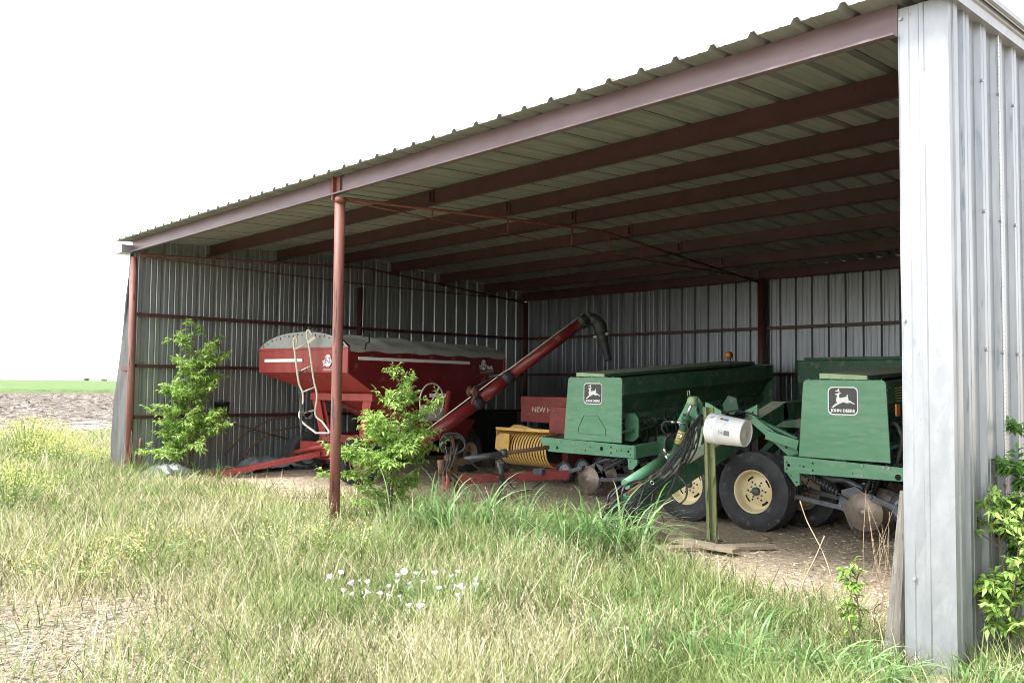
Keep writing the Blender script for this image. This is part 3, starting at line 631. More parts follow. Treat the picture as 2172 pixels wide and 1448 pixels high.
# one disc opener row unit, trailing side = sg (-1: press wheel to the left)
def row_unit(sg, parent, loc):
    s_ = sg
    g = MB()
    g.prism([(0-.30*s_*-1*-1,.03),( .0,.19),(.10*-s_,.25),(.25*-s_,.20),(.22*-s_,.0),(.12*-s_,-.06)], (0,.05,0), (1,0,0), (0,0,1), .02)
    g.bar((-.16*s_, .03, .01), (-.80*s_, .03, .085), .035, .05); g.prism([(-.13*s_,.02),(-.24*s_,.02),(-.15*s_,-.19),(-.12*s_,-.19)], (0,.04,0), (1,0,0), (0,0,1), .015)
    g.tube([(-.80*s_,.0,.085), (-.80*s_,.07,.085)], .028, 10)
    g.tube(smooth_pts([(-.05*s_,.12,.22), (-.25*s_,.12,.30), (-.42*s_,.12,.30), (-.60*s_,.12,.42)], 4), .035, 8)
    ru = g.build('row_unit', 'steel', parent, loc=loc)
    g = MB(); g.lathe([(.0001,-.035),(.03,-.035),(.035,-.02),(.07,-.018),(.085,-.008),(.196,.006),(.198,.009),(.0001,.012)], (0,0,0), (0,1,0), 40); g.build('opener_disc', 'disc', ru)
    g = MB(); pts = []
    a, b_ = V((-.27*s_,.02,.16)), V((-.68*s_,.02,.36)); d = (b_-a).normalized(); x = V((0,1,0)); y = d.cross(x)
    for k in range(150): t = k/149; an = t*2*pi*12; pts.append(a.lerp(b_, t) + (x*cos(an)+y*sin(an))*.033)
    g.tube(pts, .0075, 5); g.tube([a-d*.12, b_], .009, 6); g.build('down_spring', 'steel', ru)
    g = MB(); c = V((.42*s_, -.02, .075))
    g.lathe([(.0001,-.02),(.115,-.02),(.118,-.012),(.118,.03),(.0001,.03)], c, (0,1,0), 24); pw = g.build('press_wheel', 'greywheel', ru)
    g = MB(); g.lathe([(.116,-.03),(.15,-.028),(.158,-.01),(.150,.008),(.158,.025),(.150,.04),(.158,.055),(.15,.075),(.116,.08)], c, (0,1,0), 28); g.build('press_tyre', 'black', pw)
    MB().spots([c+V((.075*cos(a), -.022, .075*sin(a))) for a in np.linspace(0, 5.03, 5)], (0,1,0), .009, .003, 'bolt_hole', 'hole', pw, 8)
    g = MB(); g.bar(c+V((-.02*s_,-.04,-.01)), (.08*s_,-.03,.17), .02, .055); g.tube([(.09*s_,-.06,.17), (.09*s_,.05,.17)], .022, 8); g.tube([c+V((0,-.06,0)), c+V((0,.02,0))], .016, 8); g.build('press_arm', 'steel', ru)
    return ru
def wing(name, y0, Lw, tilt, px, sg, nrow, row0):
    """px: pixel corners of the end sheet tl,tr,br,bl on plane y0; sg=-1 deck at the left, +1 deck at the right"""
    tl, tr2, br, bl = [DL(AY(a, b, y0)) for a, b in px]
    e, _ = None, None
    g = MB(); o0 = V((bl.x, bl.y, 0)); w = br.x-bl.x; zB = (bl.z+br.z)/2; zT = (tl.z+tr2.z)/2; iL = tl.x-bl.x; iR = br.x-tr2.x
    c_ = .045; P = [(0,zB),(w,zB),(w-iR,zT-c_)] + [(w-iR-c_*(1-cos(a)), zT-c_+c_*sin(a)) for a in (.5,1.05,1.57)] + [(iL+c_*(1-cos(a)), zT-c_+c_*sin(a)) for a in (1.57,1.05,.5)] + [(iL,zT-c_)]
    g.prism([(p[0], p[1]) for p in P], (o0.x, o0.y+.022, 0), (1,0,0), (0,0,1), .022)
    ep = g.build('end_sheet', 'green', dr_root, bevel=.004)
    Z = lambda z, v: z + tilt*v
    # hopper
    sec = [(iL+.01, zT-.02), (w-iR-.005, zT-.02), (w-iR+.01, zT-.24), (w-.10, zT-.33), (w-.20, zT-.52), (.20, zT-.52), (.03, zT-.30)]
    g = MB(); vs = []
    for v in (.0, Lw):
        for x, z in sec: vs.append((o0.x+x, o0.y+.03+v, Z(z, v)))
    n = len(sec); g.add(vs, [(k, (k+1)%n, n+(k+1)%n, n+k) for k in range(n)] + [tuple(range(n)), tuple(range(n, 2*n))]); hp = g.build('seed_hopper', 'greend', dr_root)
    g = MB()
    for k in range(int(Lw/.32)):
        v = .06+k*.32
        for x, z in ((w-iR+.004, zT-.08), (w-iR+.012, zT-.22)): g.disc((o0.x+x, o0.y+.03+v, Z(z, v)), (1,0,0), .007, .008, 6)
    for k in range(7): g.disc((o0.x+iL+.06+k*.13, o0.y+.006, zT+.004), (0,0,1), .008, .012, 6)
    for k in range(6): g.disc((o0.x+w-iR+.008+.01*k/5, o0.y+.012, zT-.1-k*.13), (1,0,0), .007, .006, 6)
    g.build('rivet', 'bolt', hp)
    # lid
    x0, x1 = (iL+.18, w*.73) if sg < 0 else (iL+.2, w*.78)
    g = MB(); a = V((o0.x+x0, o0.y-.02, zT+.012)); vs = []
    for v in (-.02, Lw-.05):
        for x, z in ((x0,.015),(x1,.005),(x1,.045),(x0,.068)): vs.append((o0.x+x, o0.y+v, Z(zT+z, v)))
    g.add(vs, [(3,2,1,0),(4,5,6,7),(0,1,5,4),(1,2,6,5),(2,3,7,6),(3,0,4,7)]); ld_ = g.build('hopper_lid', 'lid', dr_root)
    g = MB(); g.add([(o0.x+x, o0.y-.023, zT+z) for x, z in ((x0,.015),(x1,.003),(x1,.045),(x0,.070))], [(0,1,2,3)]); g.build('lid_edge', 'lidedge', ld_)
    g = MB(); g.add([(o0.x+x1+.004, o0.y+v, Z(zT+z, v)) for v, z in ((-.02,.003),(Lw-.05,.003),(Lw-.05,.045),(-.02,.045))], [(0,1,2,3)]); g.build('lid_flange', 'greend', ld_)
    # far end sheet
    g = MB(); g.prism([(iL-.02, Z(zB+.05,Lw)), (w+.0, Z(zB+.05,Lw)), (w-iR+.01, Z(zT,Lw)), (iL, Z(zT,Lw))], (o0.x, o0.y+.05+Lw, 0), (1,0,0), (0,0,1), .02); g.build('far_end_sheet', 'greend', dr_root)
    # metering cups and drop tubes
    g = MB(); g.box((0,0,0), (.10,.11,.12)); g.box((.055,0,-.03), (.05,.05,.07)); g.tube([(0,0,-.05), (.01,0,-.14)], .03, 8); c0 = g.build('seed_cup', 'greend', dr_root, loc=(o0.x+w-.27, o0.y+.16, Z(zT-.60,.16)))
    g = MB(); g.tube(smooth_pts([(.01,0,-.14), (.03,.02,-.30), (-.04*1,.04,-.48), (-.10,.05,-.62)], 4), .024, 8); g.build('seed_tube', 'black', c0)
    ncup = int(Lw/.24)
    for k in range(1, ncup): copy_tree(c0, dr_root, (0, .24*k, tilt*.24*k))
    g = MB(); g.bar((o0.x+w-.16, o0.y+.05, Z(zT-.56,0)), (o0.x+w-.16, o0.y+Lw, Z(zT-.56,Lw)), .02, .07); g.tube([(o0.x+w-.02, o0.y+.05, Z(zB+.15,0)), (o0.x+w-.02, o0.y+.9, Z(zB+.15,.9))], .018, 8)
    g.bar((o0.x+w*.45, o0.y+.05, Z(zB-.02,0)), (o0.x+w*.45, o0.y+Lw, Z(zB-.02,Lw)), .12, .12); g.build('cup_rail', 'greend', dr_root)
    # row units
    r0 = DL(AY(row0[0], row0[1], y0+.10)); ru = row_unit(sg, dr_root, r0)
    for k in range(1, nrow): copy_tree(ru, dr_root, (0, .40*k, tilt*.40*k))
    return ep, hp, o0, w, zB, zT
YA, YB = 4.05, 3.5
epA, hpA, oA, wA, zBA, zTA = wing('A', YA, 4.0, .070, [(1205,799),(1319,801),(1318,940),(1196,930)], -1, 8, (1247,1017))
epB, hpB, oB, wB, zBB, zTB = wing('B', YB, 3.9, .055, [(1703,805),(1879,806),(1889,982),(1694,968)], 1, 6, (1832,1086))
deere(DL(AY(1258,834.5,YA))+V((0,-.003,0)), epA); deere(DL(AY(1788,850,YB))+V((0,-.003,0)), epB, .325, .295)
# hatch outline on the first end sheet
hx_ = [(1238,881),(1268,882),(1284,910),(1284,924),(1228,918),(1226,908)]
g = MB(); q = [DL(AY(a, b, YA-.004)) for a, b in hx_]
for i in range(len(q)): g.bar(q[i], q[(i+1)%len(q)], .006, .004)
g.build('hatch_seam', 'greend', epA)
# end frames
plateY([(1145,926),(1345,945),(1346,972),(1164,957),(1146,934)], YA-.03, .012, 'end_frame', 'green', dr_root,
       [(1182,949,.022),(1276,951,.030),(1242,955,.01),(1252,948,.009),(1296,948,.012),(1296,960,.012),(1318,955,.009),(1333,957,.018),(1337,951,.009),(1337,964,.009),(1234,955,.006)])
plateY([(1662,966),(1917,992),(1917,1021),(1664,1001)], YB-.03, .012, 'end_frame', 'green', dr_root,
       [(1905,1012,.030),(1673,986,.018),(1669,980,.009),(1669,994,.009),(1724,982,.010),(1724,997,.010),(1705,989,.009),(1697,987,.006),(1809,1004,.007)])
g = MB()
for px, py, y in ((1189,936,YA),(1192,936.5,YA),(1222,940,YA),(1222,955,YA),(1310,955,YA),(1832,987,YB),(1832,1008,YB),(1878,991,YB),(1889,992,YB)): g.disc(DL(AY(px,py,y))+V((0,-.036,0)), (0,1,0), .011, .014, 8)
g.build('bolt', 'bolt', dr_root)
g = MB(); a, b_ = DL(AY(1345,945,YA-.02)), DL(AY(1346,972,YA-.02)); h = a.z-b_.z
g.bar((a.x-.01, a.y, a.z-h/2), (a.x-.01, a.y+4.0, a.z-h/2+.28), .07, h); g.build('side_beam', 'green', dr_root); g = MB(); a2_, b2_ = DL(AY(1664,966,YB-.02)), DL(AY(1664,1001,YB-.02)); h2 = a2_.z-b2_.z
g.bar((a2_.x+.04, a2_.y+.02, a2_.z-h2/2), (a2_.x+.04, a2_.y+3.9, a2_.z-h2/2+.21), .07, h2)
g.build('side_beam', 'green', dr_root)
plateY([(1331,972),(1352,974),(1351,985),(1341,996),(1333,995)], YA-.01, .03, 'gusset', 'green', dr_root, [(1337,979,.007)])
plateY([(1668,1001),(1696,1003),(1696,1028),(1688,1031)], YB-.01, .03, 'gusset', 'green', dr_root, [(1678,1008,.007),(1690,1022,.01)])
plateY([(1325,876),(1346,876),(1354,888),(1354,926),(1343,936),(1325,934)], YA+.30, .02, 'side_plate', 'green', dr_root, [(1328,882,.014)])
plateY([(1394,925),(1412,924),(1412,970),(1396,971)], YA+.50, .02, 'side_plate', 'greend', dr_root, [(1403,932,.012)])
g = MB(); p0 = DL(AY(1145,924,YA)); g.box(((p0.x+oA.x)/2+.05, p0.y+2.0, p0.z+.13), (abs(p0.x-oA.x)+.05, 3.9, .01)); 
g = MB(); x0, x1 = p0.x, oA.x; g.add([(x0, oA.y-.02, zBA-.0), (x1, oA.y-.02, zBA+.0), (x1, oA.y+3.9, zBA+.27), (x0, oA.y+3.9, zBA+.27)], [(0,1,2,3)])
xb0, xb1 = oB.x+wB, oB.x+wB+.42; g.add([(xb0, oB.y-.02, zBB-.02), (xb1, oB.y-.02, zBB-.03), (xb1, oB.y+3.9, zBB+.19), (xb0, oB.y+3.9, zBB+.19)], [(0,1,2,3)])
dk = g.build('walk_board', 'steel', dr_root)
g = MB()
for i in range(5):
    for j in range(14): g.disc((x0+.06+i*.09, oA.y+.05+j*.12, zBA+.004+.07*j*.12), (0,0,1), .018, .003, 8)
g.build('tread_hole', 'hole', dk)
# stripes and reflector on the right hand hopper
g = MB()
for k in range(6):
    z = zTB-.085-k*.026; g.add([(oB.x+wB+.008+.002*k, oB.y+v, z+dz+.055*v) for v, dz in ((.10,-.004),(1.5,-.004),(1.5,.004),(.10,.004))], [(0,1,2,3)])
g.build('side_stripe', 'decaly', hpB)
g = MB(); g.box((oB.x+wB+.012, oB.y+.16, zTB-.30), (.012, .09, .12)); g.build('reflector', 'orange', hpB)
g = MB()
for k in range(5):
    y = oB.y+.14+k*.2; x = oB.x+wB-.08; g.tube(smooth_pts([(x,y,zTB-.42), (x+.10,y,zTB-.46), (x+.13,y+.02,zTB-.62), (x+.06,y+.03,zTB-.9)], 5), .026, 8)
g.build('seed_tube', 'hose', dr_root)
# centre section
cl, cr2 = DL(AY(1692,765,7.85)), V((10.9-8.4, 3.85, 0)); zc = cl.z
g = MB(); sec = [(0, zc), (0, zc-.35), (.15, zc-.72), (.55, zc-.72), (.65, zc-.3), (.65, zc)]
vs = [(x, cl.y+dy, z) for x in (cl.x, cr2.x) for dy, z in sec]; n = 6
g.add(vs, [(k, (k+1)%n, n+(k+1)%n, n+k) for k in range(n)] + [tuple(range(n)), tuple(range(n, 2*n))]); ch_ = g.build('centre_hopper', 'greend', dr_root, bevel=.01)
g = MB(); g.box(((cl.x+.08+cr2.x)/2+.0, cl.y+.3, zc+.03), (cr2.x-cl.x-.08, .5, .045)); g.build('hopper_lid', 'greend', ch_)
g = MB()
for i, (px, py) in enumerate(((1648,884),)):
    q = DL(AY(1630,886,5.6)); g.bar(q, (2.6, q.y, q.z-.02), .16, .22)
    q2 = DL(AY(1400,905,6.2)); 
g.bar(DL(AY(1688,890,7.4)), (2.6, 3.4, .95), .14, .14); g.build('tool_bar', 'greend', dr_root)
g = MB(); q = DL(AY(1545,753,7.4)); g.lathe([(.0001,-.055),(.03,-.05),(.05,-.03),(.056,0),(.05,.03),(.03,.05),(.0001,.055)], q, (0,-1,0), 20); lp = g.build('warning_lamp', 'amber', dr_root)
g = MB(); g.bar(q+V((.02,.03,-.02)), (q.x+.02, q.y+.03, q.z-.35), .02, .02); g.lathe([(.0001,.02),(.06,.02),(.06,.05),(.0001,.05)], q, (0,1,0), 16); g.build('lamp_stalk', 'black', lp)
# drawbar
hA = DL(PD(1338,1082,8.6)); hA.z += .05; hB = V((hA.x, hA.y+3.0, hA.z+.93)); hC = V((hA.x, 3.2, 1.42))
g = MB(); g.bar(hA, hB, .20, .205); g.bar(hB-V((0,.1,0.03)), hC, .20, .22); tg = g.build('drawbar', 'greend', dr_root, bevel=.008)
g = MB(); d_ = (hB-hA).normalized(); n_ = V((1,0,0)).cross(d_)
g.add([hA+n_*.1045+V((-.1,0,0))+d_*.5, hA+n_*.1045+V((.1,0,0))+d_*.5, hB+n_*.1045+V((.1,0,0)), hB+n_*.1045+V((-.1,0,0))], [(0,1,2,3)]); g.build('dusty_top', 'lid', tg)
g = MB(); g.prism([(-.32,.06),(0,.12),(0,-.12),(-.30,-.15)], hA+V((-.11,0,-.02)), d_, n_, .012); g.prism([(-.32,.06),(0,.12),(0,-.12),(-.30,-.15)], hA+V((.10,0,-.02)), d_, n_, .012)
g.box(hA-d_*.30+V((0,0,-.06)), (.22,.10,.12)); g.tube([hA-d_*.36+V((0,0,.05)), hA-d_*.36+V((0,0,-.16))], .03, 10); g.build('hitch', 'steel', tg)
g = MB(); g.tube([hA+d_*.05+n_*.20+V((-.06,0,0)), hA+d_*.70+n_*.22+V((-.05,0,0))], .055, 14); g.tube([hA+d_*.70+n_*.22+V((-.05,0,0)), hA+d_*1.0+n_*.22+V((-.05,0,0))], .02, 8); g.build('fold_cylinder', 'green', tg)
g = MB(); g.tube([hA-d_*.1+n_*.17+V((.07,0,0)), hA+d_*.62+n_*.19+V((.07,0,0))], .022, 8); g.build('stop_rod', 'rust', tg)
# tower plates
Y1 = 3.30
plateY([(1436,893),(1449,868),(1458,848),(1466,841),(1474,844),(1480,858),(1476,868),(1488,905),(1488,960),(1478,962),(1468,925),(1446,915)], Y1, .03, 'lift_tower', 'green', dr_root, [(1458,900,.045)])
plateY([(1468,842),(1476,840),(1484,848),(1500,882),(1502,905),(1490,903),(1482,860)], Y1+.12, .03, 'lift_tower', 'green', dr_root)
plateY([(1474,905),(1494,903),(1482,965),(1474,962)], Y1-.05, .02, 'link_plate', 'lid', dr_root)
g = MB(); a, b_ = DL(AY(1431,962,Y1-.06)), DL(AY(1456,886,Y1-.08)); c_ = DL(AY(1469,850,Y1-.06))
g.tube([a, b_], .043, 16); g.lathe([(.0001,-.03),(.052,-.03),(.052,.03),(.0001,.03)], b_, b_-a, 16); cy = g.build('lift_cylinder', 'greend', dr_root)
g = MB(); g.tube([b_, c_], .020, 12); g.build('cylinder_rod', 'chrome', cy)
g = MB(); dd = (b_-a).normalized(); g.tube([a+dd*.14, a+dd*.30], .0445, 16); g.build('caution_label', 'decaly', cy)
g = MB(); 
for k in range(4): g.box(a+dd*(.17+k*.033)+V((-.01,-.043,0)), (.05,.004,.012))
g.build('label_print', 'ink', cy)
g = MB(); g.tube([a+V((.09,.03,-.03)), b_+V((.10,.03,-.02))], .034, 12); g.tube([a+V((.10,.03,.10)), a+V((.13,.03,.22))], .036, 10); g.build('tie_tube', 'greend', cy)
g = MB(); g.lathe([(.0001,-.045),(.045,-.045),(.055,-.02),(.055,.02),(.045,.045),(.0001,.045)], c_, (1,0,0), 16); g.tube([c_+V((-.03,-.05,.05)), c_+V((-.04,-.05,.11)), c_+V((-.01,-.05,.12)), c_+V((.0,-.05,.05))], .004, 5); g.build('clevis', 'lidedge', cy)
g = MB(); g.bar(DL(AY(1418,962,Y1-.1)), DL(AY(1408,1005,Y1-.1)), .012, .05); g.build('green_strap', 'lidedge', dr_root)
plateY([(1590,893),(1600,884),(1690,950),(1700,985),(1688,980)], YB+.25, .03, 'wing_strut', 'green', dr_root, [(1668,948,.014)])
plateY([(1578,872),(1606,858),(1607,897),(1596,884)], YB+.5, .03, 'wing_gusset', 'green', dr_root, [(1597,874,.012)])
plateY([(1496,852),(1503,855),(1530,872),(1528,880),(1502,872),(1502,1000),(1496,1000)], 3.1, .03, 'post_bracket', 'green', dr_root)
g = MB(); g.bar(DL(AY(1626,921,YB+.15)), DL(AY(1694,943,YB+.15)), .04, .10); g.bar(DL(AY(1612,892,YB+.4)), DL(AY(1692,930,YB+.4)), .05, .03); g.build('wing_channel', 'green', dr_root)
plateY([(1532,858),(1545,838),(1562,845),(1566,868),(1555,880),(1536,870)], 5.2, .06, 'pivot_casting', 'greend', dr_root)
# transport wheels (pairs)
wheel(dr_root, DL((8.30, 3.62, .435)), (0,-1,0), .445, .27, 'rim'); wheel(dr_root, DL((8.42, 4.15, .435)), (0,-1,0), .445, .27, 'rimdusty')
wheel(dr_root, DL((PD(1608,1045,9.62).x, PD(1608,1045,9.62).y, .435)), (-.04,-1,0), .445, .28, 'rim'); wheel(dr_root, DL((9.42, 4.30, .435)), (0,-1,0), .445, .28, 'rimdusty')
g = MB(); g.bar((-.1,-.2,.435), (-.1,2.2,.435), .09, .09); g.bar((1.0,.1,.435), (1.0,2.4,.435), .09, .09); g.bar((-.0,.6,.45), (-.0,2.0,1.1), .1, .12); g.bar((1.0,.9,.45), (1.0,1.6,1.1), .1, .12); g.build('wheel_axle', 'greend', dr_root)
# hoses
def H8(x, y): return (1250+x/3.4475, 820+y/3.4475)
def hose_px(pts, r=.009, m='hose', nm='hydraulic_hose'):
    P = [DL(PD(*H8(a, b), d)) for a, b, d in pts]; g = MB(); g.tube(smooth_pts(P, 6), r, 7); return g.build(nm, m, dr_root)
hose_px([(530,310,9.0),(540,265,8.95),(590,252,8.9),(660,262,8.9),(715,290,8.9),(725,360,8.9),(690,420,8.85),(640,480,8.8),(560,570,8.75),(480,660,8.7),(330,700,8.6),(200,740,8.5),(140,800,8.4),(135,880,8.4)], .010)
hose_px([(530,310,9.0),(560,345,9.0),(600,340,9.0)], .008)
hose_px([(600,340,8.95),(560,380,8.9),(552,450,8.9),(575,540,8.85),(600,600,8.8),(680,680,8.75),(712,740,8.7),(705,810,8.7),(660,855,8.7),(600,865,8.7),(545,840,8.7),(500,770,8.7)], .010)
hose_px([(825,205,9.0),(760,290,8.95),(735,400,8.9),(690,520,8.85),(640,640,8.75),(600,740,8.7),(540,850,8.6),(440,980,8.5),(390,1015,8.45),(330,1010,8.4)], .012)
hose_px([(835,215,9.0),(800,300,8.95),(790,380,8.9),(745,460,8.85),(700,560,8.8),(560,690,8.7),(500,720,8.65),(450,860,8.55),(420,1000,8.5),(375,1150,8.45)], .011)
hose_px([(830,205,9.05),(810,320,9.0),(780,460,8.95),(720,560,8.9),(640,620,8.85),(560,680,8.8)], .010)
hose_px([(700,380,8.9),(620,500,8.8),(540,620,8.7),(440,690,8.6),(330,690,8.5),(250,740,8.4),(240,860,8.4),(265,980,8.35),(300,1100,8.35),(370,1190,8.4)], .011)
hose_px([(420,670,8.6),(380,800,8.5),(330,930,8.45),(290,1060,8.4),(310,1150,8.4)], .010)
hose_px([(470,760,8.6),(440,900,8.5),(420,980,8.5),(400,1060,8.45),(360,1170,8.4)], .012)
hose_px([(210,860,8.4),(240,930,8.4),(280,1050,8.35),(330,1160,8.35),(440,1225,8.35)], .010)
hose_px([(90,930,8.35),(140,830,8.4),(250,720,8.45),(420,690,8.5),(480,640,8.6)], .009)
hose_px([(120,1000,8.3),(90,930,8.3),(150,880,8.35),(280,830,8.4)], .009)
hose_px([(490,720,8.6),(480,850,8.6),(530,940,8.6),(540,1010,8.55),(500,1120,8.5),(510,1180,8.45)], .004)
hose_px([(1000,185,9.2),(1080,175,9.2),(1160,190,9.2),(1230,215,9.2)], .010)
for a, b_ in (((545,450,8.85),(560,490,8.85)), ((560,500,8.85),(578,545,8.85)), ((600,258,8.9),(625,256,8.9)), ((640,258,8.9),(690,264,8.9)), ((663,385,8.85),(680,340,8.85))):
    g = MB(); g.tube([DL(PD(*H8(a[0],a[1]),a[2]-.01)), DL(PD(*H8(b_[0],b_[1]),b_[2]-.01))], .013, 8); g.build('hose_coupling', 'chrome', dr_root)
g = MB()
g.tube([DL(PD(*H8(460+14*cos(a),700+14*sin(a)),8.5)) for a in np.linspace(0,6.28,12)], .004, 5); g.build('hose_ring', 'chrome', dr_root)
r9 = np.random.default_rng(5)
for q in range(4):
    dx, dy = r9.normal(0,22), r9.normal(0,26)
    hose_px([(820+dx*.3,210+dy*.3,9.0),(740+dx,360+dy,8.9),(680+dx*1.2,520+dy,8.8),(560+dx,660+dy,8.7),(430+dx*1.5,760+dy,8.55),(300+dx*2,900+dy,8.45),(330+dx*2,1060+dy*.5,8.4),(390+dx,1180+abs(dy)*.3,8.4)], .009, 'hose')

# ------------------------------------------------------------ support stand with bucket, planks
sp_ = G(1508, 1148, .03); st_, SL = thing('support_stand', 'mossy green drilled steel stand standing upright on a plank', 'support stand', (sp_.x, sp_.y, 0))
tp = AY(1500, 863, sp_.y) - V((sp_.x, sp_.y, 0))
g = MB(); g.bar((0,0,.045), tp, .022, .075, up=(0,1,0)); g.bar(V((.035,.02,.045)), tp+V((.035,.02,0)), .06, .016, up=(0,1,0)); g.bar(V((-.035,.02,.045)), tp+V((-.035,.02,0)), .05, .012, up=(0,1,0)); po = g.build('upright', 'mossy', st_)
g = MB()
for t in (.27, .34, .52, .60, .68, .74): p = V((0,0,.045)).lerp(tp, t); g.disc(p+V((0,-.013,0)) if 1 else p, (0,1,0), .010, .004, 10)
g.build('bolt_hole', 'hole', po)
g = MB(); g.box((.01,0,.042), (.17,.14,.012)); g.build('foot_plate', 'steel', st_)
def plank(a, b_, w, th, label, zc):
    a, b_ = V(a), V(b_); c = (a+b_)/2; L0 = (b_-a).length; g = MB(); n = 14; vs = []
    for i in range(n+1):
        t = i/n; j = .012*mn.noise(V((t*6, zc*9, 0)))
        e = 1 - (.35*max(0, t-.86)/.14) * (1 if zc > .04 else .2)
        for yy, zz in ((-w/2*e, -th/2), (w/2*e, -th/2), (w/2*e, th/2), (-w/2*e, th/2)): vs.append((L0*(t-.5), yy+j, zz + (.01*mn.noise(V((t*9+yy*30, 1, zc))))))
    g.add(vs, [(i*4+k, i*4+(k+1)%4, (i+1)*4+(k+1)%4, (i+1)*4+k) for i in range(n) for k in range(4)] + [(3,2,1,0), tuple(n*4+k for k in range(4))])
    o = g.build('plank', 'plank', None, loc=(c.x, c.y, c.z)); d = b_-a; o.rotation_euler = (0, -math.atan2(d.z, math.hypot(d.x, d.y)), math.atan2(d.y, d.x)); tag(o, label, 'plank'); return o
plank(G(1362,1163,.025), G(1636,1158,.025), .17, .035, 'weathered plank lying flat on the ground beneath the other plank', .03)
plank(G(1370,1130,.06), G(1560,1168,.06), .17, .035, 'split ended plank laid crossways under the green stand', .06)
ba, bb = PD(1508,907,8.62), PD(1588,920,8.34)
bk, BL = thing('white_bucket', 'white plastic pail hung on its side from the top of the green stand', 'bucket', tuple(ba))
ax_ = (bb-ba).normalized(); Lb = .39
g = MB(); g.lathe([(.138,.02),(.146,0),(.152,0),(.155,.012),(.150,.02),(.150,.05),(.154,.055),(.150,.06),(.150,.095),(.157,.10),(.157,.112),(.149,.118),(.133,Lb-.012),(.130,Lb),(.122,Lb),(.121,Lb-.01)], (0,0,0), ax_, 44); bo = g.build('bucket_body', 'bucket', bk)
g = MB(); g.lathe([(.0001,Lb-.008),(.035,Lb-.008),(.04,Lb-.012),(.115,Lb-.010),(.122,Lb-.006)], (0,0,0), ax_, 36); g.build('bucket_base', 'dirtyw', bk)
g = MB(); g.lathe([(.0001,.03),(.14,.03)], (0,0,0), ax_, 30); g.build('bucket_lid', 'dirtyw', bk)
sv = V((0,0,1)).cross(ax_).normalized(); 
if sv.dot(fwd) > 0: sv = -sv
uz = ax_.cross(sv); uz = uz if uz.z > 0 else -uz
def bpt(s_, ang, r=.1475, e=.002): rr2 = r-(s_-.118)*.06; return ax_*s_ + (sv*cos(ang)+uz*sin(ang))*(rr2+e)
def bpatch(s0, s1, a0, a1, name, m, e=.002, parent=bo):
    g = MB(); n = 6; vs = []
    for i in range(n+1): a = a0+(a1-a0)*i/n; vs += [bpt(s0, a, e=e), bpt(s1, a, e=e)]
    g.add(vs, [(2*i, 2*i+1, 2*i+3, 2*i+2) for i in range(n)]); return g.build(name, m, parent)
bpatch(.22, .28, -.28, .08, 'print_block', 'ink'); bpatch(.165, .168, -.30, .10, 'print_line', 'ink'); bpatch(.15,.153,-.30,.02,'print_line','ink')
bpatch(.185,.235,.78,1.0,'label_stripe','teal'); bpatch(.145,.18,.82,1.0,'label_stripe','redb')
g = MB(); cpt = bpt(.195, -.08, e=.003); e1 = ax_; e2_ = uz; g.tube([cpt+(e1*cos(a)+e2_*sin(a))*.021 for a in np.linspace(0,6.283,22)], .0016, 5, caps=False); g.tube([cpt+(e1-e2_)*.015, cpt-(e1-e2_)*.015], .0016, 5); g.tube([cpt+(e1+e2_*.8)*.008, cpt-(e1*.3+e2_)*.010], .003, 5); g.build('warning_mark', 'ink', bo)
g = MB(); g.tube(smooth_pts([bpt(.085,1.0,.152), bpt(.03,.75,.155)+sv*.004, bpt(-.03,.62,.16), bpt(-.07,.55,.12)], 5), .0022, 5); g.tube(smooth_pts([bpt(.06,.25,.152), bpt(.085,.20,.154), bpt(.10,.0,.156)], 4), .0016, 4); g.build('handle', 'steel', bk)

# ------------------------------------------------------------ hay baler
YQ = 4.75
bl_, QL = thing('hay_baler', 'red hay baler with a yellow banded pickup and long red drawbar', 'baler', (4.8, 4.75, 0))
def Q(px, py, y=YQ): return QL(AY(px, py, y))
def boxY(x0, y0p, x1, y1p, y, dep, name, m, parent, bevel=.01):
    a, b_ = Q(x0, y0p, y), Q(x1, y1p, y); g = MB(); g.box(((a.x+b_.x)/2, a.y+dep/2, (a.z+b_.z)/2), (abs(b_.x-a.x), dep, abs(a.z-b_.z))); return g.build(name, m, parent, bevel=bevel)
bx_ = boxY(1105, 840, 1203, 899, YQ, 1.3, 'twine_box', 'redb', bl_)
a = Q(1168, 870); text('NEW HOLLAND', .115, V((Q(1140,870).x+.36, a.y-.004, a.z)), (1,0,0), (0,0,1), 'newc', bx_, .0, sx=1.15)
g = MB(); p = Q(1150,855); g.box((p.x, p.y-.003, Q(1150,851).z), (Q(1203,851).x-Q(1105,851).x-.02, .004, .006)); g.build('panel_seam', 'rust', bx_)
boxY(1165, 862, 1203, 925, YQ-.22, .9, 'side_shield', 'redb', bl_); boxY(1163, 925, 1203, 1000, YQ-.18, .8, 'lower_housing', 'redb', bl_)
boxY(1140, 990, 1200, 1003, YQ-.20, .5, 'housing_foot', 'redb', bl_)
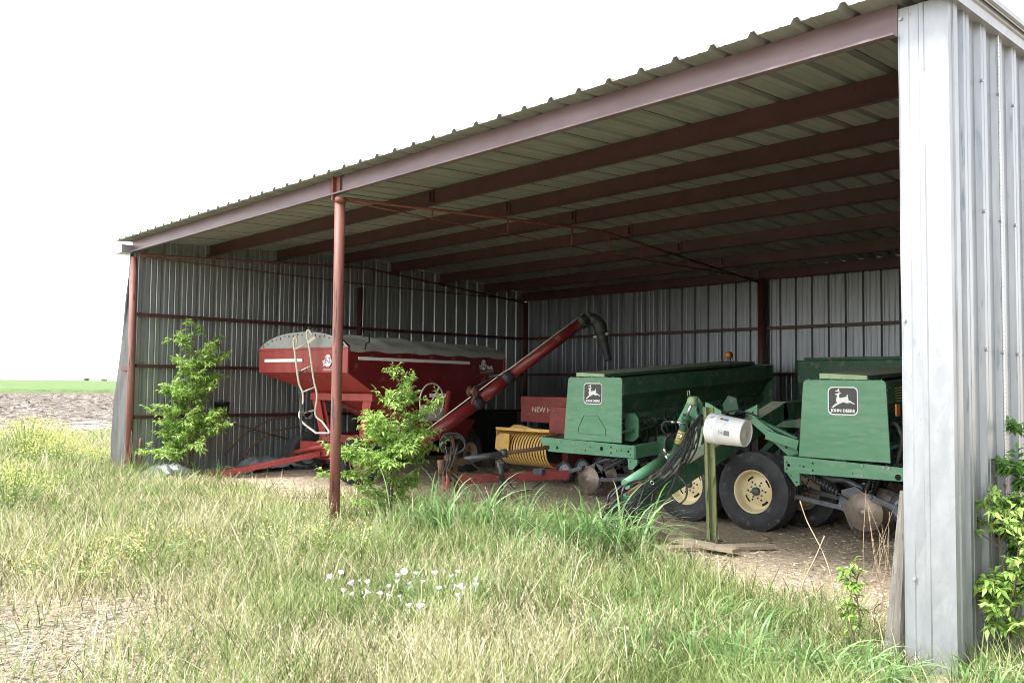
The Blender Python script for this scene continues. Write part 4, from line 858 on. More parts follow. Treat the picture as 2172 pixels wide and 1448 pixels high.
# pickup
pc0, pc1 = Q(1085, 947, 4.45), Q(1180, 952, 4.45); rp = .27
g = MB(); g.tube([pc0, pc1], rp*.80, 24); g.build('pickup_drum', 'hole', bl_)
g0 = MB(); vs = []; nA = 16
for k in range(nA+1):
    a = R(-100 + 250*k/nA); c, s_ = -cos(a), sin(a)
    for rad in (rp, ): vs += [(0, -rad*cos(a), rad*sin(a)), (.038, -rad*cos(a), rad*sin(a))]
g0.add(vs, [(2*k, 2*k+1, 2*k+3, 2*k+2) for k in range(nA)], True)
band = g0.build('pickup_band', 'yellow', bl_, loc=pc0); s_ = band.modifiers.new('t', 'SOLIDIFY'); s_.thickness = .006
nb_ = 16; stp = (pc1.x-pc0.x)/nb_
for k in range(1, nb_+1): c = band.copy(); COL.objects.link(c); c.location = pc0 + V((stp*k, 0, 0))
g = MB(); g.prism([(-.30,.26),(-.24,.30),(.0,.22),(.10,.30),(.22,.10),(.25,-.05),(.1,-.22),(-.05,-.26),(-.22,-.10)], pc0+V((-.02,-.02,0)), (0,1,0), (0,0,1), -.012)
P = [(1052,925),(1062,918),(1080,920),(1078,955),(1066,962),(1050,950)]
q = [Q(a, b, 4.12) for a, b in P]; n = len(q); g.add(q + [p+V((0,.02,0)) for p in q], [tuple(range(n))] + [(k, (k+1)%n, n+(k+1)%n, n+k) for k in range(n)]); g.build('pickup_end', 'yellow', bl_)
g = MB(); q = [Q(a, b, 4.5) for a, b in ((1080,907),(1090,900),(1105,901),(1128,908),(1128,918),(1078,920))]; n = len(q)
g.add(q + [p+V((0,.03,0)) for p in q], [tuple(range(n))] + [(k, (k+1)%n, n+(k+1)%n, n+k) for k in range(n)]); g.build('guard_wing', 'yellow', bl_)
g = MB(); a, b_ = Q(1053, 908, 4.15), Q(1166, 914, 4.15); g.bar(a, b_, .03, .045); 
g.add([a+V((.05,0,-.01)), b_+V((0,0,-.01)), b_+V((0,.25,-.07)), a+V((.12,.25,-.07))], [(0,1,2,3)]); wg = g.build('wind_guard', 'yellow', bl_)
g = MB()
for k in range(14): t = (k+.5)/14; p = a.lerp(b_, t); g.bar(p+V((0,0,-.02)), p+V((0,.3,-.10)), .006, .006)
g.build('guard_tine', 'yellow', wg)
tw = wheel(bl_, Q(1064, 985, 4.5), (-.3,-1,0), .16, .10, 'rimdusty', rr=.5)
# drawbar, jack, pto
dA, dB = QL(G(985, 1022, .13)), QL(G(1200, 1020, .27)); 
dA = QL(PD(968,1016,12.0)); dB = QL(PD(1205,1006,12.2)); dM = dA.lerp(dB, .55)
g = MB(); g.bar(dA, dM, .10, .125); b1 = g.build('drawbar', 'redb', bl_, bevel=.005); g = MB(); g.bar(dM+V((.001,0,0)), dB, .098, .122); g.build('drawbar_section', 'redf', b1, bevel=.005)
j = QL(PD(1063, 1000, 11.85)); g = MB(); g.tube([(j.x, j.y, .02), (j.x, j.y, j.z+.05)], .028, 12); g.tube([(j.x, j.y, j.z-.12), (j.x, j.y, j.z+.12)], .038, 12); g.box((j.x, j.y, .015), (.10,.10,.02)); g.box((j.x-.01, j.y, j.z+.13), (.16,.05,.03)); g.build('jack', 'steel', bl_)
g = MB(); p = [QL(PD(*c)) for c in ((985,975,11.7),(1065,962,11.75),(1075,960,11.75),(1165,948,11.8))]
g.tube(p[:2], .045, 14); g.tube([p[1]-V((.03,0,0)), p[2]], .058, 12); g.build('pto_shaft', 'steel', bl_)
g = MB(); g.tube(p[2:], .028, 12); g.build('pto_tube', 'rust', bl_)
g = MB(); g.bar(QL(PD(957,918,11.5)), QL(PD(965,960,11.5)), .04, .03); g.bar(QL(PD(950,965,11.5)), QL(PD(955,1010,11.55)), .10, .06); g.bar(QL(PD(965,960,11.5)), QL(PD(968,1040,11.6)), .05, .06); g.bar(QL(PD(940,985,11.4)), QL(PD(985,978,11.6)), .06, .09)
g.tube([QL(PD(935,975,11.4)), QL(PD(938,1005,11.4))], .05, 10); g.build('hitch_frame', 'rust', bl_)
g = MB(); g.lathe([(.0001,-.02),(.14,-.02),(.14,.02),(.0001,.02)], QL(PD(948,1022,11.4)), (-.5,-1,0), 20); g.build('hitch_shield', 'redb', bl_)
g = MB()
for q in range(5):
    cc = (960+q*1.5, 940+q*1.2); r1, r2 = 27-q*1.6, 24-q*2
    g.tube([QL(PD(cc[0]+r1*cos(a)*(1+.05*sin(3*a+q)), cc[1]+r2*sin(a)*(1+.08*cos(2*a+q)), 11.35+q*.02)) for a in np.linspace(0, 6.283, 26)], .011, 6)
for dx in (0, 6, 13): g.tube(smooth_pts([QL(PD(945+dx*2,945,11.3)), QL(PD(950+dx,975,11.25)), QL(PD(942+dx,1000,11.25)), QL(PD(946+dx*2,1020,11.3))], 4), .010, 6)
g.build('coiled_hose', 'hose', bl_)
g = MB(); g.tube(smooth_pts([QL(PD(990,975,11.6)), QL(PD(1020,995,11.6)), QL(PD(1055,1006,11.7)), QL(PD(1070,1010,11.75))], 5), .012, 6); g.tube(smooth_pts([QL(PD(1075,1012,11.7)), QL(PD(1085,1030,11.65)), QL(PD(1105,1042,11.65)), QL(PD(1130,1035,11.7)), QL(PD(1150,1020,11.8))], 5), .010, 6); g.build('hydraulic_hose', 'hose', bl_)
g = MB(); c = QL(PD(1144,1000,11.9)); g.box(c, (.16,.08,.08)); g.tube([c+V((-.12,0,.0)), c+V((.1,0,.05))], .02, 8); g.build('drawbar_latch', 'steel', bl_)

# ------------------------------------------------------------ loose bits
freetube('black_cable', 'black cable lying straight on the shed floor in front of the trailer', 'cable', [G(560,1050,.03), G(620,1055,.03), G(700,1055,.03), G(790,1050,.03)], .012, 'black')
freetube('black_hose', 'short black hose curled on the ground in front of the planks', 'hose', [G(1432,1150,.03), G(1448,1163,.03), G(1464,1178,.03), G(1462,1192,.03), G(1445,1205,.03), G(1420,1213,.03)], .013, 'hose')
bw, BW = thing('leaning_timber', 'weathered grey timber post leaning against the front right corner', 'timber', tuple(G(1893,1405,-.05)))
a = PD(1896,1400,4.98); b_ = PD(1919,1040,5.03)
g = MB(); n = 12; vs = []; aa, bb_ = BW(a), BW(b_); d_ = (bb_-aa)
for i in range(n+1):
    t = i/n; p = aa+d_*t; w_ = .062-.034*t
    for k in range(8): an = 2*pi*k/8; rr2 = w_*(1+.12*mn.noise(V((k*1.7, t*5, 0)))); vs.append(p+V((cos(an)*rr2, sin(an)*rr2, 0)))
g.add(vs, [(i*8+k, i*8+(k+1)%8, (i+1)*8+(k+1)%8, (i+1)*8+k) for i in range(n) for k in range(8)] + [tuple(range(7,-1,-1))], False); g.build('timber_body', 'wood', bw)

# ------------------------------------------------------------ vegetation
def blades(P, H, Wd, az, lean, curl, face):
    n = len(P); T = np.array([0, .4, .75, 1.]); WP = np.array([1., .95, .6, 0])
    dx, dy = np.cos(az), np.sin(az); fx, fy = np.cos(face), np.sin(face); V_ = np.zeros((n, 7, 3)); q = 0
    for k, t in enumerate(T):
        off = H*(lean*t + curl*t*t); z = H*(t - .55*curl*t*t)
        c = np.stack([P[:,0]+dx*off, P[:,1]+dy*off, P[:,2]+z], 1)
        w = np.stack([fx*Wd*WP[k]/2, fy*Wd*WP[k]/2, np.zeros(n)], 1)
        if k < 3: V_[:,2*k] = c-w; V_[:,2*k+1] = c+w
        else: V_[:,6] = c
    base = (np.arange(n)*7)[:,None]
    F = np.concatenate([base+np.array([0,1,3,2]), base+np.array([2,3,5,4]), base+np.array([4,5,6])], 1).ravel()
    return V_.reshape(-1,3), F, np.tile([4,4,3], n)
def diamonds(C, A, B):
    """quads with half axes A, B (n,3)"""
    n = len(C); V_ = np.stack([C-A, C+B, C+A, C-B], 1).reshape(-1,3)
    return V_, np.arange(n*4), np.full(n, 4)
def join(parts):
    Vs, Fs, Ls, Ts = [], [], [], []; o = 0
    for v, f, l, t in parts: Vs.append(v); Fs.append(f+o); Ls.append(l); Ts.append(t); o += len(v)
    return np.concatenate(Vs), np.concatenate(Fs), np.concatenate(Ls), np.concatenate(Ts)
gzv = lambda x, y: np.array([gz(a, b) for a, b in zip(x, y)])
# where the grass stands: (px, py) of places on the ground -> density, height m, share dry, share wide
def gp(px, py): p = G(px, py); return (p.x, p.y)
ANC = [((20,1430),.03,.12,.8),((150,1320),.08,.15,.7),((300,1410),.14,.17,.75),((30,1340),.04,.14,.7),((150,1420),.05,.12,.7),((60,1200),.8,.28,.55),((250,1130),.9,.26,.55),((450,1100),.9,.22,.55),((440,1030),.8,.13,.4),((560,1070),.8,.13,.45),((320,1015),.8,.16,.4),((250,1020),.9,.30,.45),
       ((450,1250),.8,.22,.7),((620,1180),1.,.24,.5),((480,1400),.55,.20,.65),((700,1400),1.,.19,.75),((900,1400),1.,.18,.7),((800,1200),1.,.24,.3),((1000,1150),1.1,.30,.1),((850,1120),.9,.24,.2),
       ((1000,1300),1.,.22,.45),((1200,1250),1.,.22,.35),((1300,1150),1.1,.28,.1),((1150,1400),1.,.17,.45),((1400,1300),1.,.20,.15),((1600,1380),1.,.18,.08),((1750,1420),1.,.18,.1),((1850,1430),1.,.20,.1),((2050,1440),.9,.18,.1),
       ((650,1080),.6,.18,.4),((350,1060),1.,.26,.3),((100,980),.9,.34,.4),((150,930),.8,.22,.4),((60,915),.7,.20,.4),((220,915),.7,.20,.4)]
AP = np.array([gp(*a[0]) for a in ANC]); AV = np.array([a[1:] for a in ANC])
def field_at(X, Y):
    # inverse distance weights in a frame that shrinks with range so near anchors stay local
    d2 = (X[:,None]-AP[None,:,0])**2 + (Y[:,None]-AP[None,:,1])**2
    w = 1/(d2+.15)**1.6; w /= w.sum(1, keepdims=True); return w @ AV
EDGE = [(200,1015),(430,1012),(560,1045),(690,1095),(760,1085),(830,1085),(950,1060),(1050,1085),(1150,1125),(1230,1110),(1340,1140),(1400,1205),(1500,1235),(1640,1275),(1780,1300),(1860,1360),(1905,1420)]
EP = np.array([gp(*e) for e in EDGE]); o_ = np.argsort(EP[:,0]); EP = EP[o_]
def edge_y(X): return np.interp(X, EP[:,0], EP[:,1])
def nz(X, Y, s, o=0.): return np.array([mn.noise(V((x*s, y*s, o))) for x, y in zip(X, Y)])
def scatter(n, dmin, dmax, amin, amax, pw=1.):
    th = CY + rng.uniform(amin, amax, n); u = rng.uniform(0, 1, n)
    d = dmin*(dmax/dmin)**(u**pw)
    X = CC.x - d*np.sin(th); Y = CC.y + d*np.cos(th); return X, Y, d
# th measured so that +ve swings left
def ok(X, Y, soft=.35):
    e = edge_y(X) + rng.normal(0, soft*.5, len(X)); inside = (X > -.2) & (X < 12.45)
    k = np.where(inside, Y < e, (X < 12.45) | (X > 12.58))
    k &= ~((X <= -.2) & (Y > 4) & (X > -1)); return k
def grass():
    N0 = 560000; X, Y, d = scatter(N0, 2.9, 27, -.66, .95, .88)
    k = ok(X, Y); X, Y, d = X[k], Y[k], d[k]
    f = field_at(X, Y); clump = nz(X, Y, 1.6) + .5*nz(X, Y, 5., 3)
    keep = rng.uniform(0, 1, len(X)) < np.clip(f[:,0]*(.85+.75*clump), 0.03, 1); X, Y, d, f, clump = X[keep], Y[keep], d[keep], f[keep], clump[keep]
    Z = gzv(X, Y) - .01; dryp = np.clip(f[:,2]*.66 + .5*nz(X, Y, .8, 9) , 0, 1); dry = rng.uniform(0, 1, len(X)) < dryp
    n = len(X); P = np.stack([X, Y, Z], 1)
    H = f[:,1]*rng.choice([.45,.8,1.15,1.5], n, p=[.35,.35,.22,.08])*rng.uniform(.8,1.2,n)*(1+.35*clump); Wd = (.0027 + .0005*d)*rng.uniform(.6, 1.4, n)
    az = rng.uniform(0, 6.28, n); lean = rng.uniform(.05, .5, n) + (rng.uniform(0,1,n)<.12)*rng.uniform(.3,.9,n); curl = rng.uniform(0, .65, n); face = rng.uniform(0, 6.28, n)
    tint = np.clip(.45 + .30*clump + rng.normal(0, .30, n), 0, 1)
    out = []
    for sel, nm, m in ((~dry, 'green_grass', 'grassg'), (dry, 'dry_grass', 'grassd')):
        v, fi, l = blades(P[sel], H[sel], Wd[sel], az[sel], lean[sel], curl[sel]*(1 if nm[0]=='g' else .5), face[sel]); parts = [(v, fi, l, np.repeat(tint[sel], 7))]
        if nm == 'dry_grass':
            idx = np.where(sel)[0]; idx = idx[rng.uniform(0,1,len(idx)) < .55]; m_ = 5
            C, A, B, Tt = [], [], [], []
            for q in range(m_):
                t = 1.02 - q*.09; off = H[idx]*(lean[idx]*t + curl[idx]*.5*t*t); z = H[idx]*(t-.27*curl[idx]*t*t)
                c = np.stack([X[idx]+np.cos(az[idx])*off, Y[idx]+np.sin(az[idx])*off, Z[idx]+z], 1)
                an = rng.uniform(0, 6.28, len(idx)); dr_ = np.stack([np.cos(an)*.6, np.sin(an)*.6, -rng.uniform(.3, 1.2, len(idx))], 1); sz = rng.uniform(.0035, .0085, len(idx))[:,None]*(1+.08*d[idx])[:,None]
                C.append(c+dr_*sz*1.2); A.append(dr_*sz); B.append(np.cross(dr_, np.stack([-np.sin(an+1), np.cos(an+1), 0*an], 1))*sz*.33); Tt.append(np.clip(rng.normal(.66, .22, len(idx)), 0, 1))
            v, fi, l = diamonds(np.concatenate(C), np.concatenate(A), np.concatenate(B)); parts.append((v, fi, l, np.repeat(np.concatenate(Tt), 4)))
        v, fi, l, t = join(parts); o = npmesh(nm, v, fi, l, m, t); tag(o, kind='stuff')
    bpy.data.objects['green_grass']['label'] = 'green grass growing up to the edge of the shed floor'
    bpy.data.objects['dry_grass']['label'] = 'dry straw coloured grass with seed heads across the foreground'
grass()
# tall broad bladed grass: each tuft fans out arching blades
def wide(tufts, name, label, m='grassw', wmul=1.):
    Vs = []
    P, H, Wd, az, le, cu, fa, ti = [], [], [], [], [], [], [], []
    for (x, y, n, h, w) in tufts:
        z = gz(x, y)
        for k in range(n):
            a = rng.uniform(0, 6.28); r = rng.uniform(0, .05)
            P.append((x+cos(a)*r, y+sin(a)*r, z-.01)); H.append(h*rng.uniform(.55, 1.15)); Wd.append(w*rng.uniform(.7, 1.2)*wmul); az.append(a+rng.normal(0,.4)); le.append(rng.uniform(.03,.32)); cu.append(rng.uniform(.35, 1.35)); fa.append(az[-1]+pi/2+rng.normal(0,.35)); ti.append(min(1,max(0,rng.normal(.5,.28))))
    P = np.array(P); H, Wd, az, le, cu, fa, ti = map(np.array, (H, Wd, az, le, cu, fa, ti))
    n = len(P); K = 8; T = np.linspace(0, 1, K+1); Vv = np.zeros((n, (K+1)*2, 3))
    for k, t in enumerate(T):
        off = H*(le*t + cu*.75*t**2.4); z = H*(t - cu*.62*t**3.0); wv = Wd*(min(1, .55+1.6*t)*(1-t**2.2)+.02)/2
        c = np.stack([P[:,0]+np.cos(az)*off, P[:,1]+np.sin(az)*off, P[:,2]+z], 1); w_ = np.stack([np.cos(fa)*wv, np.sin(fa)*wv, .15*wv], 1)
        Vv[:,2*k] = c-w_; Vv[:,2*k+1] = c+w_
    base = (np.arange(n)*(K+1)*2)[:,None]; F = np.concatenate([base+np.array([2*k,2*k+1,2*k+3,2*k+2]) for k in range(K)], 1).ravel()
    o = npmesh(name, Vv.reshape(-1,3), F, np.full(n*K, 4), m, np.repeat(ti, (K+1)*2)); tag(o, label, None, None, 'stuff'); return o
tf = []
def band(px0, py0, px1, py1, cnt, n, h, w, jit=.25):
    for k in range(cnt):
        t = rng.uniform(0, 1); p = G(px0+(px1-px0)*t, py0+(py1-py0)*t)
        tf.append((p.x+rng.normal(0, jit), p.y+rng.normal(0, jit), n, h*rng.uniform(.75, 1.2), w))
band(860,1135,1110,1155,50,6,.80,.020,.17); band(1190,1180,1350,1195,36,6,.85,.022,.14); band(1090,1160,1200,1185,10,5,.5,.018,.12); band(1100,1160,1200,1190,8,8,.45,.014,.2)
band(690,1130,860,1140,9,6,.34,.012); band(1300,1210,1420,1230,12,8,.36,.012,.15); band(860,1260,1060,1290,14,8,.32,.014,.2)
band(1280,1330,1480,1400,16,7,.34,.013,.2); band(1500,1400,1720,1440,20,9,.36,.015,.15); band(1730,1440,1900,1460,16,8,.38,.020,.1); band(1480,1330,1640,1350,12,6,.34,.019,.12); band(1230,1260,1420,1290,12,5,.36,.018,.12); band(1050,1200,1250,1230,12,5,.42,.018,.12); band(1380,1430,1700,1450,16,6,.34,.018,.1); band(780,1170,960,1200,12,5,.38,.015,.15)
band(460,1090,640,1110,8,6,.28,.011); band(200,1010,420,1030,18,7,.40,.012,.3); band(150,1000,240,1010,9,8,.5,.012,.3); band(2050,1470,2170,1500,8,8,.30,.016,.08)
band(560,1180,640,1220,6,6,.34,.012,.2); band(1560,1290,1700,1330,12,8,.16,.010,.2); band(1700,1390,1880,1420,16,8,.20,.010,.1)
wide(tf, 'tall_grass', 'tall broad bladed green grass growing in tufts along the open front')
# dry stalks bent over among the grass
dst = []
for px, py, n, h in ((800,1300,5,.32),(560,1300,5,.3),(1100,1300,5,.34),(1500,1300,4,.34),(1250,1420,4,.3),(350,1250,5,.3),(950,1390,5,.3),(270,985,26,.75),(330,1010,10,.4),(465,1060,14,.45),(900,1120,16,.7),(760,1100,6,.5),(1000,1130,10,.6),(620,1130,6,.45),(225,985,12,.5),(1330,1160,8,.5),(1420,1380,6,.4)):
    p = G(px, py); dst.append((p.x, p.y, n, h, .005))
wide(dst, 'dead_stalks', 'dead pale grass stalks bent over along the shed front', 'grassd', 1.)
# straw and chaff on the shed floor and bare ground
n = 90000; X, Y, d = scatter(n, 4.2, 22, -.60, .62, .95); k = (((X > .1) & (X < 12.1) & (Y > edge_y(X)-.5) & (Y < 8.9)) | ((X < 11.5) & (Y < -1.2))) ; X, Y, d = X[k], Y[k], d[k]
Z = gzv(X, Y)+.006+rng.uniform(0,.008,len(X)); an = rng.uniform(0, 6.28, len(X)); ln = (.008+rng.gamma(1.3,.009,len(X)))*(1+.03*d); C = np.stack([X, Y, Z], 1); dr_ = np.stack([np.cos(an), np.sin(an), rng.normal(0,.15,len(X))], 1)
A = dr_*ln[:,None]; B = np.stack([-np.sin(an), np.cos(an), rng.normal(0,.5,len(X))], 1)*(np.minimum(ln*.5,.0035)*(1+.05*d))[:,None]
v, fi, l = diamonds(C, A, B); o = npmesh('straw_litter', v, fi, l, 'litter', np.repeat(np.clip(rng.beta(1.3,1.5,len(X))*np.where(Y<-1,.72,1.),0,1), 4)); tag(o, 'loose straw and chaff strewn over the bare shed floor', kind='stuff')
# stubble in the ploughed field
n = 20000; dd_ = 22*(100/22)**rng.uniform(0,1,n)**1.1; ss = rng.uniform(-.62,.5,n)*dd_*.9; X = F0.x+fdir.x*dd_+fside.x*ss; Y = F0.y+fdir.y*dd_+fside.y*ss
an = rng.uniform(0,6.28,n); ln = rng.uniform(.04,.16,n)*(1+dd_*.012); C = np.stack([X,Y,.12+rng.uniform(0,.06,n)],1); A = np.stack([np.cos(an),np.sin(an),rng.normal(0,.15,n)],1)*ln[:,None]; B = np.stack([-np.sin(an),np.cos(an),rng.normal(0,.6,n)],1)*(ln*.13)[:,None]
v, fi, l = diamonds(C, A, B); o = npmesh('field_stubble', v, fi, l, 'stubble', np.repeat(np.clip(rng.beta(2.2,1.2,n),0,1),4)); tag(o, 'pale crop stubble scattered over the ploughed field', kind='stuff')
# leaves for woody plants
def leaves(name, m, C, dirs, size, parent, tint, wr=.42):
    C = np.array(C); dn = np.array(dirs); dn /= np.linalg.norm(dn, axis=1, keepdims=True); n = len(C)
    upv = np.tile([0,0,1.], (n,1)) + rng.normal(0,.45,(n,3)); sd = np.cross(dn, upv); sd /= np.linalg.norm(sd, axis=1, keepdims=True)+1e-9; nn = np.cross(sd, dn)
    sz = np.array(size)[:,None]; b0 = C; tip = C+dn*sz - np.array([0,0,.18])*sz; m1 = C+dn*sz*.42+nn*sz*.02
    l_ = m1 + sd*sz*wr*.5 + nn*sz*.10; r_ = m1 - sd*sz*wr*.5 + nn*sz*.10
    Vv = np.stack([b0, l_, tip, r_, m1], 1).reshape(-1,3); base = (np.arange(n)*5)[:,None]
    F = np.concatenate([base+np.array([0,4,1]), base+np.array([1,4,2]), base+np.array([0,3,4]), base+np.array([4,3,2])], 1).ravel()
    o = npmesh(name, Vv, F, np.full(n*4, 3), m, np.repeat(np.array(tint), 5)); o.parent = parent; return o
def shrub(name, label, cat, base, h, prof, nbr, nleaf, lsz, m='leaf', stems=1, lean=(0,0), tw=.35, seed=1, group=None, droop=.0):
    """prof: list of (height share, reach) envelope"""
    r_ = np.random.default_rng(seed); root, _ = thing(name, label, cat, base, 0, group)
    C, Dn, Sz, Ti = [], [], [], []; g = MB(); gt = MB()
    hs = [p[0] for p in prof]; rs = [p[1] for p in prof]
    trunks = []
    for s_ in range(stems):
        a = r_.uniform(0, 6.28); sp = .03 if stems == 1 else .10; pts = []
        for k in range(8):
            t = k/7; pts.append(V((lean[0]*t + cos(a)*sp*t*(1+s_*.6)+.03*sin(t*5+s_), lean[1]*t + sin(a)*sp*t+.03*cos(t*4+s_), h*t*(.97 if s_ == 0 else r_.uniform(.6,.9)))))
        trunks.append(pts); g.tube(pts, [max(.004, .017*(1-.8*k/7)*(h/1.6)**.5) for k in range(8)], 7)
    st = g.build('stem', 'bark', root)
    for b in range(nbr):
        pts = trunks[r_.integers(0, stems)]; t = r_.uniform(hs[0], 1.); 
        q = t*7; i = min(6, int(q)); p0 = pts[i].lerp(pts[i+1], q-i); reach = np.interp(t, hs, rs)*r_.uniform(.55, 1.1); a = r_.uniform(0, 6.28)
        d = V((cos(a), sin(a), r_.uniform(.15,1.7)-droop)).normalized(); reach *= 1.1; bp = []
        for k in range(6):
            u = k/5; bp.append(p0 + d*(reach*u) + V((0,0,-.10*reach*u*u - droop*reach*u*u)) + V((r_.normal(0,.012), r_.normal(0,.012), 0))*u)
        gt.tube(bp, [.005*(1-.7*k/5) for k in range(6)], 5, caps=False)
        ntw = max(2, int(nleaf*reach))
        for w_ in range(ntw):
            u = r_.uniform(.25, 1.)**.8; q = u*5; i = min(4, int(q)); pb = bp[i].lerp(bp[i+1], q-i); a2 = r_.uniform(0, 6.28)
            td = (V((cos(a2), sin(a2), r_.uniform(-.7,.8))) + d*.7).normalized(); tl = tw*r_.uniform(.4,1.)*.5
            if w_ % 3 == 0: gt.tube([pb, pb+td*tl], .0025, 4, caps=False)
            sidev = td.cross(V((0,0,1))).normalized()
            for e in range(5):
                f = (e+1)/5; pc = pb + td*tl*f
                for sg in ((-1, 1) if e < 4 else (0,)):
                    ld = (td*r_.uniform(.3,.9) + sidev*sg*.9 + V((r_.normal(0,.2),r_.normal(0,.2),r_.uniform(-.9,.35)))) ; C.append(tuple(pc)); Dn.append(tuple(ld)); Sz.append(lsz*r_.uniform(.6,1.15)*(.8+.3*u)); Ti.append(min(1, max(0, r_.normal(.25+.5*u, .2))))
    gt.build('branches', 'bark', root); leaves('leaves', m, C, Dn, Sz, root, Ti); return root
b0 = G(818, 1098)
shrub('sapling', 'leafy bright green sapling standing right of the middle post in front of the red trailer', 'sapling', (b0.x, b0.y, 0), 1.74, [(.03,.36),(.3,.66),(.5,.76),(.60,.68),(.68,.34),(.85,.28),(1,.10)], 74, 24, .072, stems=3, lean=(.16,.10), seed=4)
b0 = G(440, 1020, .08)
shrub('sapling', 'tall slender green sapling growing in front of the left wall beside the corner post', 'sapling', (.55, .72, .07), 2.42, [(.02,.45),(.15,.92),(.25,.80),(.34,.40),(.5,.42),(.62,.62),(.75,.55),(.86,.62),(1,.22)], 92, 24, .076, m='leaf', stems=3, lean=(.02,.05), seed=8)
shrub('sapling', 'small thin green sapling in front of the leaning timber at lower right', 'sapling', tuple(G(1800,1385)), .52, [(.2,.06),(.6,.08),(.85,.10),(1,.04)], 18, 48, .045, stems=2, seed=3, tw=.14)
b0 = G(2105, 1412)
shrub('bush', 'green leafy bush with thin stems growing against the outside of the right wall', 'bush', (b0.x+.06, b0.y-.02, -.02), .98, [(.3,.10),(.5,.26),(.75,.32),(1,.12)], 36, 36, .062, stems=3, seed=12, tw=.2, lean=(-.0,.0))
b0 = AX(2175, 1300, 12.85); shrub('bush', 'darker leafy bush behind the thin stemmed bush at the right edge of the photo', 'bush', (12.74, .95, 0), 1.35, [(.3,.22),(.6,.36),(.8,.34),(1,.12)], 44, 44, .075, m='leafd', stems=3, seed=15, tw=.25)
# mustard plants with clouds of small yellow bloom at the left
def mustard(px, py, h, w, n, label, z=.05):
    p = G(px, py, z); root, _ = thing('mustard_plant', label, 'wild mustard', tuple(p), 0, 'flowering mustard at the left'); g = MB(); C, A, B, Ti = [], [], [], []
    Lc, Ld, Ls_, Lt = [], [], [], []
    for k in range(n):
        a = rng.uniform(0, 6.28); r = w*rng.uniform(0, 1)**.6; top = V((cos(a)*r, sin(a)*r, h*(1-.35*(r/w)**2)*rng.uniform(.65,1.05))); b_ = V((cos(a)*r*.3, sin(a)*r*.3, 0))
        g.tube([b_, b_.lerp(top,.55)+V((0,0,.04)), top], .0035, 4, caps=False)
        for q in range(4): u = rng.uniform(.1,.7); Lc.append(tuple(b_.lerp(top,u))); Ld.append((rng.normal(),rng.normal(),rng.uniform(-.1,.4))); Ls_.append(rng.uniform(.05,.10)); Lt.append(rng.uniform(.3,1))
        for q in range(26):
            c = top + V((rng.normal(0,.08), rng.normal(0,.08), rng.normal(0,.07))); C.append(tuple(c)); A.append(rng.normal(0,.006,3)); B.append(rng.normal(0,.006,3)); Ti.append(rng.uniform(0,1))
    g.build('stem', 'stemg', root); leaves('leaves', 'grassg', Lc, Ld, Ls_, root, Lt, .35)
    v, fi, l = diamonds(np.array(C), np.array(A), np.array(B)); o = npmesh('blossom', v, fi, l, 'mustard', np.repeat(np.array(Ti), 4)); o.parent = root
mustard(55, 985, .85, .85, 170, 'largest mound of yellow flowering mustard, at the left edge before the ploughed field')
mustard(120, 1000, .62, .6, 90, 'yellow mustard mound just right of the largest mound')
mustard(20, 1095, .6, .45, 60, 'leafy yellow mustard clump at the left edge nearest the bare soil')
mustard(205, 1000, .42, .35, 30, 'small yellow mustard clump left of the shed corner')
mustard(320, 1190, .24, .6, 16, 'low yellow mustard patch in the dry grass at lower left')
mustard(160, 1230, .24, .5, 14, 'sparse low mustard patch by the bare straw at far lower left')
mustard(690, 1180, .26, .5, 16, 'low yellow flowers just in front of the middle post')
# evening primroses
FL = [(724,1250),(736,1238),(748,1252),(766,1248),(812,1238),(836,1232),(808,1255),(814,1264),(858,1208),(845,1216),(882,1208),(868,1232),(862,1280),(895,1282),(920,1215),(948,1235),(962,1222),(978,1232),(972,1258),(984,1248),(965,1212),(710,1215),(683,1222),(1010,1245),(1020,1226),(795,1228),(930,1244),(900,1230),(760,1225),(840,1250)]
fl0 = None
for i, (px, py) in enumerate(FL):
    p = PD(px, py, 0); base = G(px+rng.normal(0,6), py+8+rng.normal(0,4), .24)
    if fl0 is None:
        g = MB()
        for k in range(4):
            a = k*pi/2; d = V((cos(a), sin(a), 0)); s_ = V((-sin(a), cos(a), 0)); P = [V((0,0,0)), d*.012-s_*.013+V((0,0,.016)), d*.022-s_*.016+V((0,0,.030)), d*.026+V((0,0,.029)), d*.022+s_*.016+V((0,0,.030)), d*.012+s_*.013+V((0,0,.016))]
            g.add(P, [(0,1,2,3),(0,3,4,5)], True)
        g.tube([(0,0,-.03), (0,0,0)], .0025, 4, caps=False); fl0 = g.build('primrose_flower', 'petal'); fl = fl0
    else: fl = fl0.copy(); COL.objects.link(fl)
    fl.location = base; fl.rotation_euler = (rng.normal(.25,.3), rng.normal(-.1,.3), rng.uniform(0,6)); s_ = rng.uniform(.6,.95); fl.scale = (s_*rng.uniform(.8,1.2), s_, s_*rng.uniform(.9,1.5))
    tag(fl, 'pale evening primrose flower in the white flower patch in the grass', 'flower', 'evening primroses in the grass')
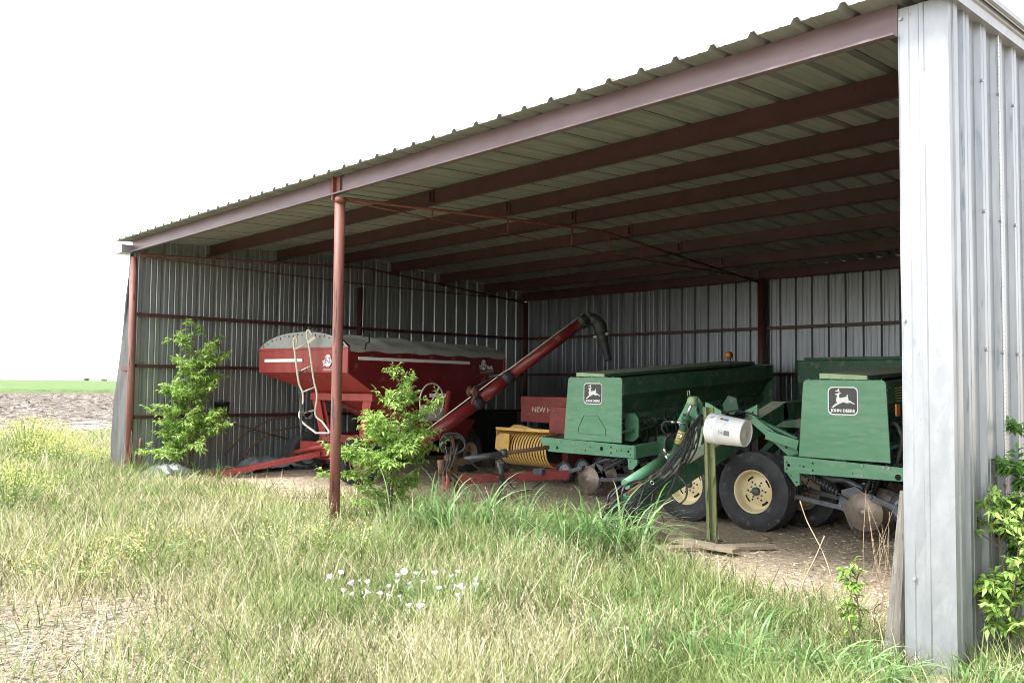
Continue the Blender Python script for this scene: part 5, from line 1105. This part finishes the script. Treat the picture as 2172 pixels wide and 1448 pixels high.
# dry twigs crossing by the shed floor at right
def twig(name, label, cat, pts, r=.004): return freetube(name, label, cat, pts, r, 'straw', k=4, n=5)
twig('dry_stick', 'long pale dry stick leaning left across the other one on the bare ground', 'stick', [PD(1697,1062,6.3), PD(1712,1105,6.25), PD(1745,1170,6.1), PD(1765,1230,6.0), PD(1772,1290,5.95)])
twig('dry_stick', 'shorter pale dry stick leaning right across the longer stick', 'stick', [PD(1749,1136,6.1), PD(1728,1185,6.1), PD(1702,1240,6.05), PD(1697,1300,6.0), PD(1697,1345,5.9)], .0045)
def stalks(px, py, n, h, label, seed):
    r_ = np.random.default_rng(seed); p = G(px, py); g = MB()
    for k in range(n):
        a = r_.uniform(0,6.28); rr = .12; b_ = V((r_.normal(0,.05), r_.normal(0,.05), 0)); hh = h*r_.uniform(.6,1.05); c = V((cos(a)*rr*hh, sin(a)*rr*hh, hh)); m_ = (b_+c)/2+V((r_.normal(0,.04), r_.normal(0,.04), 0))
        pts = smooth_pts([b_, m_, c], 5); g.tube(pts, [.0019]*(len(pts)-3)+[.0015,.0012,.001], 4)
        for q in range(10): u = r_.uniform(.4,1); i = int(u*(len(pts)-1)); pp = pts[i]; g.add([pp, pp+V((.006,0,.012)), pp+V((.0,.004,.016))], [(0,1,2)])
    o = g.build('dead_weed', 'straw', None, loc=p); tag(o, label, 'dead weed')
stalks(1868, 1300, 11, .85, 'dead straw coloured weed stalks standing just left of the leaning timber', 3)
stalks(270, 1020, 14, .8, 'dead pale weed stalks standing at the foot of the left corner post', 5)
stalks(940, 1110, 8, .7, 'thin dead weed stalks right of the leafy sapling', 9)
# far trees on the horizon
def fartree(px, d, h, w, label):
    fd = ray(px, 806); fd.z = 0; p = F0 + fd.normalized()*d; root, _ = thing('distant_tree', label, 'tree', (p.x, p.y, 0)); g = MB(); g.tube([(0,0,0),(0,0,h*.5)], [.4,.25], 7); g.build('trunk', 'bark', root)
    C, Dn, Sz, Ti = [], [], [], []
    for k in range(900): v = V((rng.normal(), rng.normal(), rng.normal()*.8)).normalized()*rng.uniform(.5,1)**.5; C.append((v.x*w/2*(1+.2*sin(k)), v.y*w/2, h*.58+v.z*h*.42)); Dn.append(rng.normal(0,1,3)); Sz.append(h*.16); Ti.append(rng.uniform(0,.7))
    leaves('crown', 'leafd', C, Dn, Sz, root, Ti, .6)
fartree(184, 1500, 5, 8, 'left one of the two tiny trees on the horizon'); fartree(221, 1500, 4, 9, 'right one of the two tiny trees on the horizon')

# ------------------------------------------------------------ light, sky, view
SUN_EL, SUN_AZ = R(57), R(203)    # azimuth clockwise from +Y
w = bpy.data.worlds.new('World'); S.world = w; w.use_nodes = True; nt = w.node_tree; N = nt.nodes; L = nt.links
sky = N.new('ShaderNodeTexSky'); sky.sky_type = 'NISHITA'; sky.sun_disc = False; sky.sun_elevation = SUN_EL; sky.sun_rotation = SUN_AZ; sky.air_density = 1.; sky.dust_density = 1.2; sky.ozone_density = 1
hs = N.new('ShaderNodeHueSaturation'); hs.inputs['Saturation'].default_value = .22; hs.inputs['Value'].default_value = 1.0
L.new(sky.outputs[0], hs.inputs['Color']); L.new(hs.outputs[0], N['Background'].inputs['Color']); N['Background'].inputs['Strength'].default_value = .15
sl = bpy.data.lights.new('sun', 'SUN'); sl.energy = 2.2; sl.angle = R(18); sl.color = (1, .985, .955); so = bpy.data.objects.new('sun', sl); COL.objects.link(so)
sd = V((sin(SUN_AZ)*cos(SUN_EL), cos(SUN_AZ)*cos(SUN_EL), sin(SUN_EL))); so.rotation_euler = sd.to_track_quat('Z', 'Y').to_euler(); so.location = (0, -10, 20)
S.view_settings.view_transform = 'Standard'; S.view_settings.look = 'None'; S.view_settings.exposure = 2.0; S.view_settings.gamma = 1.
S.render.engine = 'CYCLES'; S.cycles.max_bounces = 8; S.cycles.filter_width = 1.0; S.cycles.use_denoising = True; S.cycles.use_adaptive_sampling = True; S.cycles.adaptive_threshold = .02
